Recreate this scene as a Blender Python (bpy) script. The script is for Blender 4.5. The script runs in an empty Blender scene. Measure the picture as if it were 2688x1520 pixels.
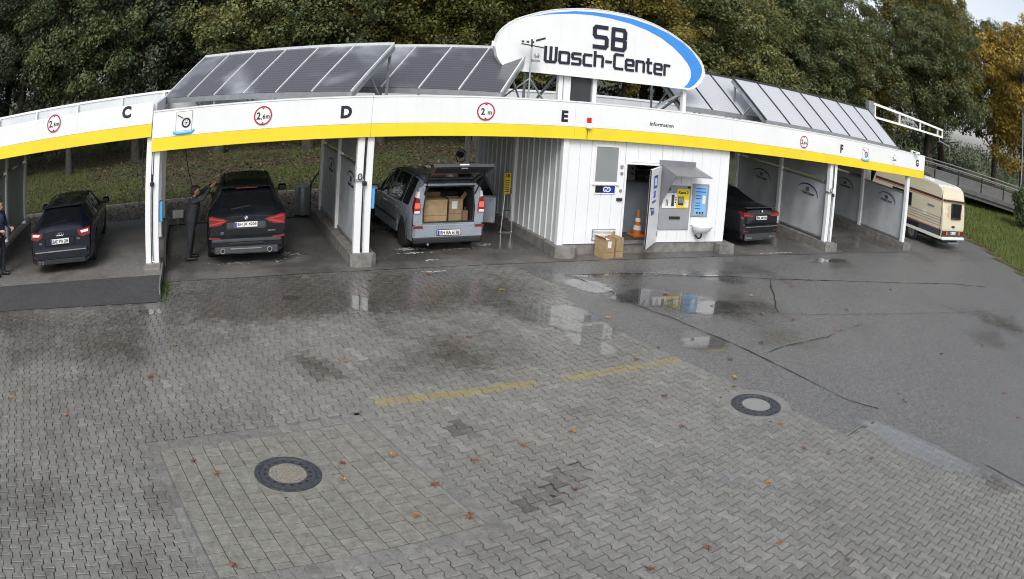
import bpy, math, random
import numpy as np
from mathutils import Vector, Matrix, noise as mnoise
random.seed(7); RNG=np.random.default_rng(11)
S=bpy.context.scene; C=S.collection
R=math.radians; PI=math.pi
# ------------------------------------------------------------------ camera (wide security-camera lens, measured barrel distortion)
CAM_H=4.226
cam_d=bpy.data.cameras.new('camera'); cam=bpy.data.objects.new('camera',cam_d); C.objects.link(cam); S.camera=cam
cam_d.type='PANO'; cam_d.panorama_type='FISHEYE_LENS_POLYNOMIAL'
cam_d.sensor_fit='HORIZONTAL'; cam_d.sensor_width=36.0; cam_d.sensor_height=36.0*579/1024
cam_d.fisheye_fov=R(170)
LA,LB=0.6132,0.1285
cam_d.fisheye_polynomial_k0=0.0; cam_d.fisheye_polynomial_k1=-LA/18; cam_d.fisheye_polynomial_k2=0.0
cam_d.fisheye_polynomial_k3=-LB/18**3; cam_d.fisheye_polynomial_k4=0.0
cam_d.clip_start=0.05; cam_d.clip_end=3000
pit,rol,yaw=0.2810,0.0698,-0.4261
_r=Vector((1,0,0)); _f=Vector((0,math.cos(pit),-math.sin(pit))); _u=Vector((0,math.sin(pit),math.cos(pit)))
_r2=math.cos(rol)*_r+math.sin(rol)*_u; _u2=-math.sin(rol)*_r+math.cos(rol)*_u
_m=Matrix((_r2,_u2,-_f)).transposed()
cam.matrix_world=Matrix.Translation((0,0,CAM_H))@(Matrix.Rotation(yaw,3,'Z')@_m).to_4x4()
# ------------------------------------------------------------------ overcast daylight
SUN_EL,SUN_AZ=R(42),R(205)      # azimuth clockwise from +Y; light comes from behind the camera
W=bpy.data.worlds.new('World'); S.world=W; W.use_nodes=True
wn=W.node_tree.nodes; wl=W.node_tree.links; wn.clear()
sky=wn.new('ShaderNodeTexSky'); sky.sky_type='NISHITA'; sky.sun_disc=False
sky.sun_elevation=SUN_EL; sky.sun_rotation=SUN_AZ; sky.air_density=1.0; sky.dust_density=2.0; sky.ozone_density=1.0
hs=wn.new('ShaderNodeHueSaturation'); hs.inputs['Saturation'].default_value=0.38
bg=wn.new('ShaderNodeBackground'); bg.inputs['Strength'].default_value=0.115
wo=wn.new('ShaderNodeOutputWorld')
wl.new(sky.outputs[0],hs.inputs['Color']); wl.new(hs.outputs[0],bg.inputs['Color']); wl.new(bg.outputs[0],wo.inputs['Surface'])
sd=bpy.data.lights.new('sun','SUN'); sd.energy=1.1; sd.angle=R(25); sd.color=(1.0,0.97,0.93)
sun=bpy.data.objects.new('sun',sd); C.objects.link(sun)
_d=Vector((math.sin(SUN_AZ)*math.cos(SUN_EL),math.cos(SUN_AZ)*math.cos(SUN_EL),math.sin(SUN_EL)))
sun.rotation_euler=_d.to_track_quat('Z','Y').to_euler()
S.view_settings.view_transform='Standard'; S.view_settings.look='None'; S.view_settings.exposure=0.78; S.view_settings.gamma=1.0
S.view_settings.use_curve_mapping=False
S.render.engine='CYCLES'
cy=S.cycles; cy.use_denoising=True; cy.max_bounces=6; cy.diffuse_bounces=3; cy.glossy_bounces=3; cy.transmission_bounces=4; cy.transparent_max_bounces=6
cy.pixel_filter_type='BLACKMAN_HARRIS'; cy.filter_width=1.05; cy.sample_clamp_indirect=6.0; cy.caustics_reflective=False; cy.caustics_refractive=False
# ------------------------------------------------------------------ materials
MATS={}
def nd(nt,t,**kw):
    n=nt.nodes.new(t)
    for k,v in kw.items(): setattr(n,k,v)
    return n
def mix(nt,fac,a,b,mode='MIX'):
    n=nt.nodes.new('ShaderNodeMix'); n.data_type='RGBA'; n.blend_type=mode
    for sock,val in ((n.inputs[0],fac),(n.inputs[6],a),(n.inputs[7],b)):
        if hasattr(val,'is_linked'): nt.links.new(val,sock)
        elif isinstance(val,(int,float)): sock.default_value=val
        else: sock.default_value=(*val,1)
    return n.outputs[2]
def math_(nt,op,a,b=None,c=None,clamp=False):
    n=nt.nodes.new('ShaderNodeMath'); n.operation=op; n.use_clamp=clamp
    for i,v in enumerate((a,b,c)):
        if v is None: continue
        if hasattr(v,'is_linked'): nt.links.new(v,n.inputs[i])
        else: n.inputs[i].default_value=v
    return n.outputs[0]
def mapr(nt,v,a,b,c=0.0,d=1.0,smooth=True):
    n=nt.nodes.new('ShaderNodeMapRange'); n.interpolation_type='SMOOTHSTEP' if smooth else 'LINEAR'
    nt.links.new(v,n.inputs['Value'])
    for k,x in (('From Min',a),('From Max',b),('To Min',c),('To Max',d)): n.inputs[k].default_value=x
    return n.outputs['Result']
def noise(nt,vec,scale,detail=3,rough=.55,dist=0.0):
    n=nt.nodes.new('ShaderNodeTexNoise'); n.inputs['Scale'].default_value=scale; n.inputs['Detail'].default_value=detail
    n.inputs['Roughness'].default_value=rough; n.inputs['Distortion'].default_value=dist
    if vec is not None: nt.links.new(vec,n.inputs['Vector'])
    return n.outputs['Fac']
def pos(nt,world=True):
    if world: return nt.nodes.new('ShaderNodeNewGeometry').outputs['Position']
    return nt.nodes.new('ShaderNodeTexCoord').outputs['Object']
def scaled(nt,vec,s):
    n=nt.nodes.new('ShaderNodeMapping'); n.inputs['Scale'].default_value=s; nt.links.new(vec,n.inputs['Vector']); return n.outputs[0]
def attr(nt,name):
    n=nt.nodes.new('ShaderNodeAttribute'); n.attribute_name=name; return n.outputs['Fac']
def bump(nt,h,strength,dist,bs,norm=None):
    n=nt.nodes.new('ShaderNodeBump'); n.inputs['Strength'].default_value=strength; n.inputs['Distance'].default_value=dist
    nt.links.new(h,n.inputs['Height'])
    if norm is not None: nt.links.new(norm,n.inputs['Normal'])
    nt.links.new(n.outputs[0],bs.inputs['Normal']); return n.outputs[0]
def newmat(name):
    m=bpy.data.materials.new(name); m.use_nodes=True; nt=m.node_tree
    bs=nt.nodes['Principled BSDF']; MATS[name]=m
    return m,nt,bs
def pm(name,col,rough=.5,metal=0.0,var=.12,vs=3.0,coat=0.0,bmp=0.0,bs_=60.0,streak=0.0,spec=.5,emit=None,speck=0.0):
    m,nt,bs=newmat(name)
    bs.inputs['Roughness'].default_value=rough; bs.inputs['Metallic'].default_value=metal
    bs.inputs['Coat Weight'].default_value=coat; bs.inputs['Coat Roughness'].default_value=.06
    bs.inputs['Specular IOR Level'].default_value=spec
    p=pos(nt,False)
    n=noise(nt,p,vs,4,.6)
    dark=tuple(c*(1-var) for c in col); lite=tuple(min(1,c*(1+var*.7)) for c in col)
    c=mix(nt,mapr(nt,n,.3,.7),dark,lite)
    if streak>0:
        n2=noise(nt,scaled(nt,p,(9,9,.55)),1.0,4,.7)
        c=mix(nt,mapr(nt,n2,.5,.82,0,streak),c,tuple(x*.55 for x in (col[0]*.9,col[1]*.92,col[2]*.86)))
    if speck>0:
        n3=noise(nt,p,75,2,.5); c=mix(nt,mapr(nt,n3,.50,.68,0,speck),c,(.02,.02,.02))
    nt.links.new(c,bs.inputs['Base Color'])
    nt.links.new(mapr(nt,noise(nt,p,vs*2.3,3),.3,.7,max(0,rough-.08),min(1,rough+.08)),bs.inputs['Roughness'])
    if bmp>0: bump(nt,noise(nt,p,bs_,3),bmp,.01,bs)
    if emit: bs.inputs['Emission Color'].default_value=(*emit[0],1); bs.inputs['Emission Strength'].default_value=emit[1]
    return m
pm('white_paint',(.80,.81,.82),.42,var=.03,vs=1.2,streak=.12)
pm('white_panel',(.79,.81,.83),.45,var=.03,vs=.8,streak=.10)
pm('sign_white',(.80,.81,.82),.4,var=.03,vs=1.2,streak=.16)
pm('white_plain',(.80,.80,.80),.35,var=.04)
pm('yellow_band',(.84,.66,.03),.42,var=.06,vs=.7,streak=.12)
pm('yellow',(.80,.60,.03),.45,var=.05)
pm('dark_navy',(.012,.013,.03),.45,var=.1)
pm('black_print',(.012,.012,.014),.5,var=.1)
pm('sign_blue',(.05,.27,.72),.4,var=.05)
pm('light_blue',(.10,.42,.78),.4,var=.08)
pm('red_print',(.42,.02,.06),.4,var=.06)
pm('red',(.55,.02,.03),.35,var=.06)
pm('footing_concrete',(.20,.19,.175),.75,var=.3,vs=5,bmp=.5,bs_=45,streak=.25,speck=.2)
pm('grey_steel',(.28,.30,.31),.45,metal=.4,var=.12,vs=4)
pm('galvanised',(.42,.45,.47),.38,metal=.7,var=.18,vs=6)
pm('frame_pale',(.62,.64,.66),.4,metal=.1,var=.1,vs=6)
pm('dark_steel',(.05,.053,.06),.5,metal=.3,var=.15)
pm('roof_metal',(.36,.37,.38),.6,var=.2)
pm('soffit',(.40,.41,.41),.7,var=.15)
pm('corrugated',(.62,.65,.66),.5,var=.08,vs=.9,streak=.35)
pm('tarp',(.47,.50,.53),.42,var=.10,vs=2.5,bmp=.25,bs_=6,streak=.15)
pm('translucent_sheet',(.36,.38,.38),.4,var=.1)
pm('tarp_print',(.02,.022,.03),.5)
pm('rubber',(.018,.018,.019),.7,var=.2)
pm('black_plastic',(.016,.016,.018),.5,var=.15)
pm('black_gloss',(.010,.010,.012),.18,var=.1)
pm('chrome',(.75,.76,.78),.15,metal=1,var=.05)
pm('alloy',(.50,.51,.53),.3,metal=.9,var=.08)
pm('steel_wire',(.35,.36,.38),.35,metal=.8)
pm('door_white',(.80,.81,.82),.4,var=.04,streak=.2)
pm('window_blind',(.24,.26,.265),.4,var=.05)
pm('cabinet',(.20,.235,.28),.5,var=.07)
pm('room_wall',(.55,.55,.53),.8,var=.2)
pm('room_floor',(.10,.085,.07),.8,var=.25)
pm('kiosk_grey',(.30,.31,.335),.42,var=.06)
pm('checker_metal',(.30,.30,.33),.36,metal=.5,var=.1,bmp=.4,bs_=90)
pm('info_blue',(.22,.48,.75),.35,var=.06)
pm('ceramic',(.78,.79,.80),.15,var=.04,coat=.5)
pm('cardboard',(.33,.235,.13),.8,var=.14,vs=6)
pm('cardboard_dark',(.22,.13,.075),.8,var=.2)
pm('paper',(.78,.78,.78),.7)
pm('cone_orange',(.55,.17,.03),.5,var=.2)
pm('hose_black',(.012,.012,.013),.5)
pm('bark',(.05,.042,.034),.9,var=.4,vs=8,bmp=.8,bs_=20)
pm('leaf_orange',(.30,.125,.05),.6,var=.4,vs=30)
pm('leaf_brown',(.17,.07,.04),.6,var=.4,vs=30)
pm('leaf_yellow',(.34,.19,.06),.6,var=.3,vs=30)
pm('cast_iron',(.085,.09,.10),.45,metal=.5,var=.3,vs=20,bmp=.4,bs_=120)
pm('cover_concrete',(.27,.24,.20),.8,var=.4,vs=45,bmp=.5,bs_=120,speck=.7)
pm('bridge_concrete',(.13,.125,.12),.8,var=.2)
pm('rail_metal',(.20,.195,.185),.5,metal=.3,var=.1)
pm('skin',(.42,.24,.17),.5,var=.08)
pm('hair_dark',(.025,.018,.013),.7,var=.3,vs=40)
pm('jacket_dark',(.028,.031,.036),.85,var=.25,vs=9,bmp=.3,bs_=25)
pm('trousers_dark',(.022,.024,.029),.9,var=.3,vs=9,bmp=.3,bs_=25)
pm('jacket_navy',(.025,.032,.07),.8,var=.25,vs=9,bmp=.3,bs_=25)
pm('cloth_grey',(.20,.22,.27),.85,var=.15,vs=9)
pm('cloth_black',(.016,.016,.018),.9,var=.3,vs=9)
pm('reflective_orange',(.75,.16,.04),.6)
pm('shoe',(.012,.012,.013),.45)
pm('car_graphite',(.008,.010,.014),.25,metal=.2,var=.1,coat=.5,vs=1,spec=.35)
pm('car_bumper_grey',(.06,.064,.072),.4,metal=.2,coat=.3)
pm('car_black',(.006,.0065,.008),.2,var=.1,coat=.5,vs=1,spec=.35)
pm('car_blueblack',(.008,.011,.020),.25,metal=.2,var=.1,coat=.5,vs=1,spec=.35)
pm('car_silver',(.42,.47,.54),.28,metal=.55,var=.06,coat=1.0,vs=1)
pm('car_glass',(.006,.007,.008),.06,spec=.8,var=.05)
pm('glass_dark',(.012,.014,.016),.05,spec=.7,var=.05)
pm('lamp_red',(.19,.009,.011),.15,var=.1,coat=1)
pm('lamp_red_bright',(.50,.04,.035),.15,var=.05,coat=1)
pm('lamp_red_lit',(.7,.03,.02),.2,emit=((1,.10,.06),.8))
pm('lamp_white',(.75,.72,.70),.15,coat=1)
pm('plate_white',(.80,.80,.78),.4,var=.03)
pm('plate_blue',(.01,.05,.42),.4)
pm('interior',(.022,.023,.025),.8)
pm('caravan_cream',(.68,.62,.46),.38,var=.04,vs=1,streak=.12,coat=.3)
pm('caravan_white',(.78,.77,.72),.35,var=.04,streak=.2)
pm('caravan_grey',(.06,.065,.08),.5)
pm('caravan_stripe',(.09,.035,.03),.45)
pm('caravan_orange',(.55,.18,.06),.45)
pm('weed_green',(.07,.11,.025),.7,var=.4,vs=40)
# ------------------------------------------------------------------ special materials
def wet_surface(name,dry,wetc,speckle,sc,rough_dry,rough_wet,bstr,paint=False,warm=(.060,.047,.034),mott=1.0):
    m,nt,bs=newmat(name); p=pos(nt)
    tone=attr(nt,'tone'); wet=attr(nt,'wet'); st=attr(nt,'stain')
    big=noise(nt,p,.55,4,.6); mid=noise(nt,p,3.5,4,.65); fine=noise(nt,p,sc,2,.6)
    w=math_(nt,'ADD',wet,math_(nt,'MULTIPLY',math_(nt,'SUBTRACT',mid,.5),.55)); w=math_(nt,'ADD',w,math_(nt,'MULTIPLY',math_(nt,'SUBTRACT',big,.5),.5))
    wf=mapr(nt,w,.22,.78)
    c=mix(nt,wf,dry,wetc)
    c=mix(nt,mapr(nt,math_(nt,'ADD',st,math_(nt,'MULTIPLY',math_(nt,'SUBTRACT',mid,.5),.7)),.25,.85,0,.75),c,warm)
    tn=math_(nt,'MULTIPLY_ADD',tone,.9,.55)
    vm=nd(nt,'ShaderNodeVectorMath',operation='SCALE'); nt.links.new(c,vm.inputs[0]); nt.links.new(tn,vm.inputs['Scale'])
    mot=noise(nt,p,9,6,.7); gr=noise(nt,p,26,3,.6)
    vm2=nd(nt,'ShaderNodeVectorMath',operation='SCALE'); nt.links.new(vm.outputs[0],vm2.inputs[0])
    nt.links.new(math_(nt,'ADD',mapr(nt,mot,.25,.75,.55,1.38,False),mapr(nt,gr,.25,.75,-.22*mott,.22*mott,False)),vm2.inputs['Scale'])
    c=mix(nt,mapr(nt,fine,.35,.7,0,speckle),vm2.outputs[0],(.40,.39,.38),'MIX')
    c=mix(nt,mapr(nt,noise(nt,p,sc*1.7,1),.35,.62,speckle*1.1,0),c,(.02,.02,.022))
    if paint:
        s=nd(nt,'ShaderNodeSeparateXYZ'); nt.links.new(p,s.inputs[0]); X,Y=s.outputs[0],s.outputs[1]
        d=math_(nt,'ABSOLUTE',math_(nt,'SUBTRACT',Y,math_(nt,'MULTIPLY_ADD',X,.075,8.82)))
        mk=mapr(nt,d,.125,.095)
        a=math_(nt,'MULTIPLY',math_(nt,'GREATER_THAN',X,2.30),math_(nt,'LESS_THAN',X,4.62))
        b=math_(nt,'MULTIPLY',math_(nt,'GREATER_THAN',X,5.02),math_(nt,'LESS_THAN',X,7.33))
        mk=math_(nt,'MULTIPLY',mk,math_(nt,'ADD',a,b))
        mk=math_(nt,'MULTIPLY',mk,mapr(nt,math_(nt,'ADD',mid,math_(nt,'MULTIPLY',fine,.5)),.48,1.0,.10,.55))
        c=mix(nt,mk,c,(.36,.27,.03))
    nt.links.new(c,bs.inputs['Base Color'])
    nt.links.new(mapr(nt,w,.2,.95,rough_dry,rough_wet),bs.inputs['Roughness'])
    bs.inputs['Specular IOR Level'].default_value=.5
    h=math_(nt,'ADD',fine,math_(nt,'MULTIPLY',noise(nt,p,sc*.35,2),.6))
    bn=nd(nt,'ShaderNodeBump'); bn.inputs['Distance'].default_value=.006
    nt.links.new(h,bn.inputs['Height']); nt.links.new(mapr(nt,w,.35,1.0,bstr,.03),bn.inputs['Strength']); nt.links.new(bn.outputs[0],bs.inputs['Normal'])
    return m
wet_surface('asphalt',(.138,.138,.133),(.036,.036,.035),.50,45,.50,.17,.9,mott=2.6)
wet_surface('paver_stone',(.218,.213,.190),(.080,.075,.063),.34,80,.42,.10,.45,paint=True)
wet_surface('square_paver_stone',(.215,.210,.178),(.125,.122,.10),.18,90,.55,.25,.4)
wet_surface('concrete_slab',(.165,.156,.142),(.062,.058,.052),.20,60,.6,.16,.4)
wet_surface('ramp_asphalt',(.030,.031,.034),(.022,.022,.024),.14,55,.7,.3,.8,mott=1.8)
m,nt,bs=newmat('water_film'); nt.nodes.remove(bs); out=nt.nodes['Material Output']
tr=nd(nt,'ShaderNodeBsdfTransparent'); gl=nd(nt,'ShaderNodeBsdfGlossy'); gl.inputs['Roughness'].default_value=.04; lw=nd(nt,'ShaderNodeLayerWeight'); lw.inputs['Blend'].default_value=.5; fzo=math_(nt,'MULTIPLY_ADD',math_(nt,'POWER',lw.outputs['Facing'],3.9),.95,.03); ms=nd(nt,'ShaderNodeMixShader')
bn=nd(nt,'ShaderNodeBump'); bn.inputs['Strength'].default_value=.05; bn.inputs['Distance'].default_value=.01; nt.links.new(noise(nt,pos(nt),6,3),bn.inputs['Height']); nt.links.new(bn.outputs[0],gl.inputs['Normal']); tr.inputs[0].default_value=(.97,.97,.97,1)
wfm=mapr(nt,math_(nt,'ADD',attr(nt,'wf'),math_(nt,'MULTIPLY',math_(nt,'SUBTRACT',noise(nt,pos(nt),5,4,.6),.5),.9)),.12,.75); nt.links.new(math_(nt,'MULTIPLY',fzo,wfm),ms.inputs[0]); nt.links.new(tr.outputs[0],ms.inputs[1]); nt.links.new(gl.outputs[0],ms.inputs[2]); nt.links.new(ms.outputs[0],out.inputs[0])
def leafmat(name,c0,c1,c2,trans=.25):
    m,nt,bs=newmat(name)
    v=attr(nt,'lv'); oi=nd(nt,'ShaderNodeObjectInfo')
    f=math_(nt,'MULTIPLY_ADD',oi.outputs['Random'],.5,math_(nt,'MULTIPLY',v,.62))
    r=nd(nt,'ShaderNodeValToRGB'); e=r.color_ramp.elements
    e[0].position=.08; e[0].color=(*c0,1); e[1].position=.98; e[1].color=(*c2,1)
    k=r.color_ramp.elements.new(.55); k.color=(*c1,1)
    nt.links.new(f,r.inputs[0]); nt.links.new(r.outputs[0],bs.inputs['Base Color'])
    bs.inputs['Roughness'].default_value=.55; bs.inputs['Specular IOR Level'].default_value=.35
    tr=nd(nt,'ShaderNodeBsdfTranslucent'); ms=nd(nt,'ShaderNodeMixShader'); ms.inputs[0].default_value=trans
    nt.links.new(r.outputs[0],tr.inputs[0]); out=nt.nodes['Material Output']
    nt.links.new(bs.outputs[0],ms.inputs[1]); nt.links.new(tr.outputs[0],ms.inputs[2]); nt.links.new(ms.outputs[0],out.inputs[0])
    return m
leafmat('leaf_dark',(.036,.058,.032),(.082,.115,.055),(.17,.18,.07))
leafmat('leaf_mid',(.052,.082,.042),(.115,.155,.065),(.23,.22,.075))
leafmat('leaf_yellowgreen',(.055,.068,.022),(.15,.145,.034),(.33,.23,.04))
leafmat('leaf_autumn',(.17,.125,.03),(.42,.30,.06),(.60,.47,.13))
leafmat('leaf_rust',(.07,.025,.014),(.18,.06,.025),(.26,.11,.03))
leafmat('leaf_bluegreen',(.045,.062,.040),(.10,.12,.075),(.18,.18,.10))
leafmat('leaf_shaded',(.016,.022,.013),(.036,.046,.022),(.08,.07,.028))  # leaf tones darkened so the shade below the crowns sits in the colour
leafmat('litter_leaf',(.035,.023,.014),(.085,.055,.030),(.26,.21,.11),.05)
leafmat('grass_blade',(.035,.060,.016),(.085,.125,.03),(.17,.19,.06),.2)
leafmat('bank_grass',(.06,.09,.02),(.13,.17,.04),(.24,.25,.08),.2)
m,nt,bs=newmat('woodland_soil'); p=pos(nt)
c=mix(nt,mapr(nt,noise(nt,p,.40,5,.65),.40,.56),(.050,.040,.024),(.050,.074,.022))
c=mix(nt,mapr(nt,noise(nt,p,14,4,.7),.5,.72,0,.85),c,(.11,.075,.04))
nt.links.new(c,bs.inputs['Base Color']); bs.inputs['Roughness'].default_value=.9; bump(nt,noise(nt,p,14,4),.8,.06,bs)
m,nt,bs=newmat('gravel'); p=pos(nt)
vo=nd(nt,'ShaderNodeTexVoronoi'); vo.inputs['Scale'].default_value=16; nt.links.new(p,vo.inputs['Vector'])
c=mix(nt,mapr(nt,vo.outputs['Distance'],.05,.6),(.30,.27,.23),(.05,.046,.04))
c=mix(nt,mapr(nt,noise(nt,p,5,4),.5,.68,0,.7),c,(.15,.10,.055))
nt.links.new(c,bs.inputs['Base Color']); bs.inputs['Roughness'].default_value=.85; bump(nt,vo.outputs['Distance'],.8,-.04,bs)
m,nt,bs=newmat('grass_ground'); p=pos(nt)
c=mix(nt,mapr(nt,noise(nt,p,1.3,5,.6),.35,.65),(.050,.075,.018),(.085,.105,.028)); c=mix(nt,mapr(nt,noise(nt,p,9,4),.55,.75,0,.7),c,(.12,.10,.045))
nt.links.new(c,bs.inputs['Base Color']); bs.inputs['Roughness'].default_value=.9; bump(nt,noise(nt,p,25,3),.7,.05,bs)
m,nt,bs=newmat('road_far'); p=pos(nt)
nt.links.new(mix(nt,noise(nt,p,2,4),(.13,.13,.13),(.18,.18,.18)),bs.inputs['Base Color']); bs.inputs['Roughness'].default_value=.5
m,nt,bs=newmat('joint_sand'); p=pos(nt)
nt.links.new(mix(nt,noise(nt,p,3,4),(.014,.0135,.012),(.036,.034,.028)),bs.inputs['Base Color']); bs.inputs['Roughness'].default_value=.8
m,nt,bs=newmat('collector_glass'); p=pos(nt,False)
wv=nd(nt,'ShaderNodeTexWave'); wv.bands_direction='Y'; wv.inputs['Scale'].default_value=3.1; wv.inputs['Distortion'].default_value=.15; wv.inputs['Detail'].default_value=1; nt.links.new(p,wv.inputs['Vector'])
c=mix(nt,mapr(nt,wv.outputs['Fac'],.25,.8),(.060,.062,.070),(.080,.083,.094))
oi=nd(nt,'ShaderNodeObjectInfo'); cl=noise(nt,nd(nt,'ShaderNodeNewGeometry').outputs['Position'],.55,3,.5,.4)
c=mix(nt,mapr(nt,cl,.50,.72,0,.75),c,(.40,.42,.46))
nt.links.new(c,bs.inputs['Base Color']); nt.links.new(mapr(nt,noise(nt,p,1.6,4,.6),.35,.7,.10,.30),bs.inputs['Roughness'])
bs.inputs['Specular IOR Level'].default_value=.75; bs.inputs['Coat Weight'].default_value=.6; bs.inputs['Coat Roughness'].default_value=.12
m,nt,bs=newmat('collector_pale'); p=pos(nt,False)  # pale copy of the collector glass, sky reflection painted into its base colour
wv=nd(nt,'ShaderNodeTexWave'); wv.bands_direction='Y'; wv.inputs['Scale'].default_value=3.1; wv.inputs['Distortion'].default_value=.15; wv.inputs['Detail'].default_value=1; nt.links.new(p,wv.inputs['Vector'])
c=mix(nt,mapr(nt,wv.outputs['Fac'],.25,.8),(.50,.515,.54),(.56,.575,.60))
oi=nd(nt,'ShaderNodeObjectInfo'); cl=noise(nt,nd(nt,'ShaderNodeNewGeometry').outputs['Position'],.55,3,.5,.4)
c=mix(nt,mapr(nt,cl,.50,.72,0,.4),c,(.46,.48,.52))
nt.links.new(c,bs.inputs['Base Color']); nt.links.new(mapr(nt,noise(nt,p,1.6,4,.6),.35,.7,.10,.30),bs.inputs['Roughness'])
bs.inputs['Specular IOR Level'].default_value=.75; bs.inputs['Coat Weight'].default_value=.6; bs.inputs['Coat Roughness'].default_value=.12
# ------------------------------------------------------------------ mesh helpers
def link(name,me,mats,parent=None):
    o=bpy.data.objects.new(name,me); C.objects.link(o)
    for mm in (mats if isinstance(mats,(list,tuple)) else [mats]): me.materials.append(MATS[mm])
    if parent is not None: o.parent=parent
    return o
class MB:
    def __init__(s): s.v=[]; s.f=[]; s.mi=[]; s.cur=0
    def add(s,vs,fs):
        b=len(s.v); s.v+= [tuple(v) for v in vs]
        for f in fs: s.f.append([i+b for i in f]); s.mi.append(s.cur)
        return s
    def m(s,i): s.cur=i; return s
    def box(s,x0,x1,y0,y1,z0,z1,ch=0.0):
        if ch<=0:
            vs=[(x,y,z) for z in (z0,z1) for y in (y0,y1) for x in (x0,x1)]
            return s.add(vs,[(0,2,3,1),(4,5,7,6),(0,1,5,4),(2,6,7,3),(0,4,6,2),(1,3,7,5)])
        c=ch; vs=[];  # chamfered box: 24 verts
        X=(x0,x1);Y=(y0,y1);Z=(z0,z1); idx={}
        for i in (0,1):
            for j in (0,1):
                for k in (0,1):
                    sx,sy,sz=(1,-1)[i],(1,-1)[j],(1,-1)[k]
                    for a in range(3):
                        q=[X[i]+sx*c,Y[j]+sy*c,Z[k]+sz*c]; q[a]=(X[i],Y[j],Z[k])[a]
                        idx[(i,j,k,a)]=len(vs); vs.append(tuple(q))
        g=lambda i,j,k,a: idx[(i,j,k,a)]
        fs=[]
        for a in range(3):
            b,d=(a+1)%3,(a+2)%3
            for sgn in (0,1):
                L=[]
                for (p,q) in ((0,0),(1,0),(1,1),(0,1)):
                    t=[0,0,0]; t[a]=sgn; t[b]=p; t[d]=q; L.append(g(*t,a))
                fs.append(L if sgn else L[::-1])
        for a in range(3):
            b,d=(a+1)%3,(a+2)%3
            for p in (0,1):
                for q in (0,1):
                    t0=[0,0,0]; t0[b]=p; t0[d]=q; t1=list(t0); t1[a]=1
                    L=[g(*t0,b),g(*t1,b),g(*t1,d),g(*t0,d)]
                    fs.append(L if (p==q) else L[::-1])
        for i in (0,1):
            for j in (0,1):
                for k in (0,1):
                    L=[g(i,j,k,0),g(i,j,k,1),g(i,j,k,2)]; fs.append(L if (i+j+k)%2==1 else L[::-1])
        return s.add(vs,fs)
    def bar(s,a,b,w,h=None,up=(0,0,1)):
        a=Vector(a);b=Vector(b);h=h or w; d=(b-a)
        if d.length<1e-6: return s
        d.normalize(); u=Vector(up)
        if abs(d.dot(u))>.98: u=Vector((0,1,0)) if abs(d.y)<.9 else Vector((1,0,0))
        r=d.cross(u).normalized(); u=r.cross(d)
        vs=[]
        for q in (a,b):
            for (i,j) in ((-1,-1),(1,-1),(1,1),(-1,1)): vs.append(q+r*(i*w/2)+u*(j*h/2))
        return s.add(vs,[(3,2,1,0),(4,5,6,7),(0,1,5,4),(1,2,6,5),(2,3,7,6),(3,0,4,7)])
    def tube(s,pts,r,n=8,caps=True):
        pts=[Vector(q) for q in pts]; rr=r if isinstance(r,(list,tuple)) else [r]*len(pts)
        vs=[];pu=None
        for i,q in enumerate(pts):
            d=(pts[min(i+1,len(pts)-1)]-pts[max(i-1,0)])
            d=d.normalized() if d.length>1e-9 else Vector((0,0,1))
            u=pu if pu is not None else (Vector((0,0,1)) if abs(d.z)<.9 else Vector((1,0,0)))
            u=(u-d*u.dot(d)); u=u.normalized() if u.length>1e-6 else Vector((1,0,0)); pu=u; w=d.cross(u)
            for k in range(n): t=2*PI*k/n; vs.append(q+(u*math.cos(t)+w*math.sin(t))*rr[i])
        fs=[]
        for i in range(len(pts)-1):
            for k in range(n): k2=(k+1)%n; fs.append((i*n+k,i*n+k2,(i+1)*n+k2,(i+1)*n+k))
        if caps: fs.append(tuple(range(n))[::-1]); fs.append(tuple((len(pts)-1)*n+k for k in range(n)))
        return s.add(vs,fs)
    def lathe(s,prof,n=24,axis='Z',c=(0,0,0),close=True):
        vs=[];c=Vector(c)
        for (r,h) in prof:
            for k in range(n):
                t=2*PI*k/n; a,b=r*math.cos(t),r*math.sin(t)
                vs.append(c+Vector({'Z':(a,b,h),'X':(h,a,b),'Y':(b,h,a)}[axis]))
        fs=[]
        for i in range(len(prof)-1):
            for k in range(n): k2=(k+1)%n; fs.append((i*n+k,i*n+k2,(i+1)*n+k2,(i+1)*n+k))
        if close: fs.append(tuple(range(n))[::-1]); fs.append(tuple((len(prof)-1)*n+k for k in range(n)))
        return s.add(vs,fs)
    def prism(s,poly,axis,a,b):     # poly in the two other axes, extruded from a to b along axis
        n=len(poly)
        def P(q,h): return {'X':(h,q[0],q[1]),'Y':(q[0],h,q[1]),'Z':(q[0],q[1],h)}[axis]
        vs=[P(q,a) for q in poly]+[P(q,b) for q in poly]
        ar=sum(poly[i][0]*poly[(i+1)%n][1]-poly[(i+1)%n][0]*poly[i][1] for i in range(n))
        flip=(ar>0)!=(axis!='Y')
        if b<a: flip=not flip
        fs=[tuple(range(n))[::-1],tuple(range(n,2*n))]+[(i,(i+1)%n,n+(i+1)%n,n+i) for i in range(n)]
        if flip: fs=[f[::-1] for f in fs]
        return s.add(vs,fs)
    def quad(s,a,b,c,d): return s.add([a,b,c,d],[(0,1,2,3)])
    def mesh(s,name='m',smooth=None):
        me=bpy.data.meshes.new(name); me.from_pydata(s.v,[],s.f)
        if any(s.mi): me.polygons.foreach_set('material_index',s.mi)
        if smooth is not None:
            me.polygons.foreach_set('use_smooth',[True]*len(s.f)); me.update()
            try: me.set_sharp_from_angle(angle=R(smooth))
            except Exception: pass
        me.update(); return me
    def build(s,name,mats,parent=None,smooth=None): return link(name,s.mesh(name,smooth),mats,parent)
def box(name,mat,parent,x0,x1,y0,y1,z0,z1,ch=0.0): return MB().box(x0,x1,y0,y1,z0,z1,ch).build(name,mat,parent)
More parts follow.
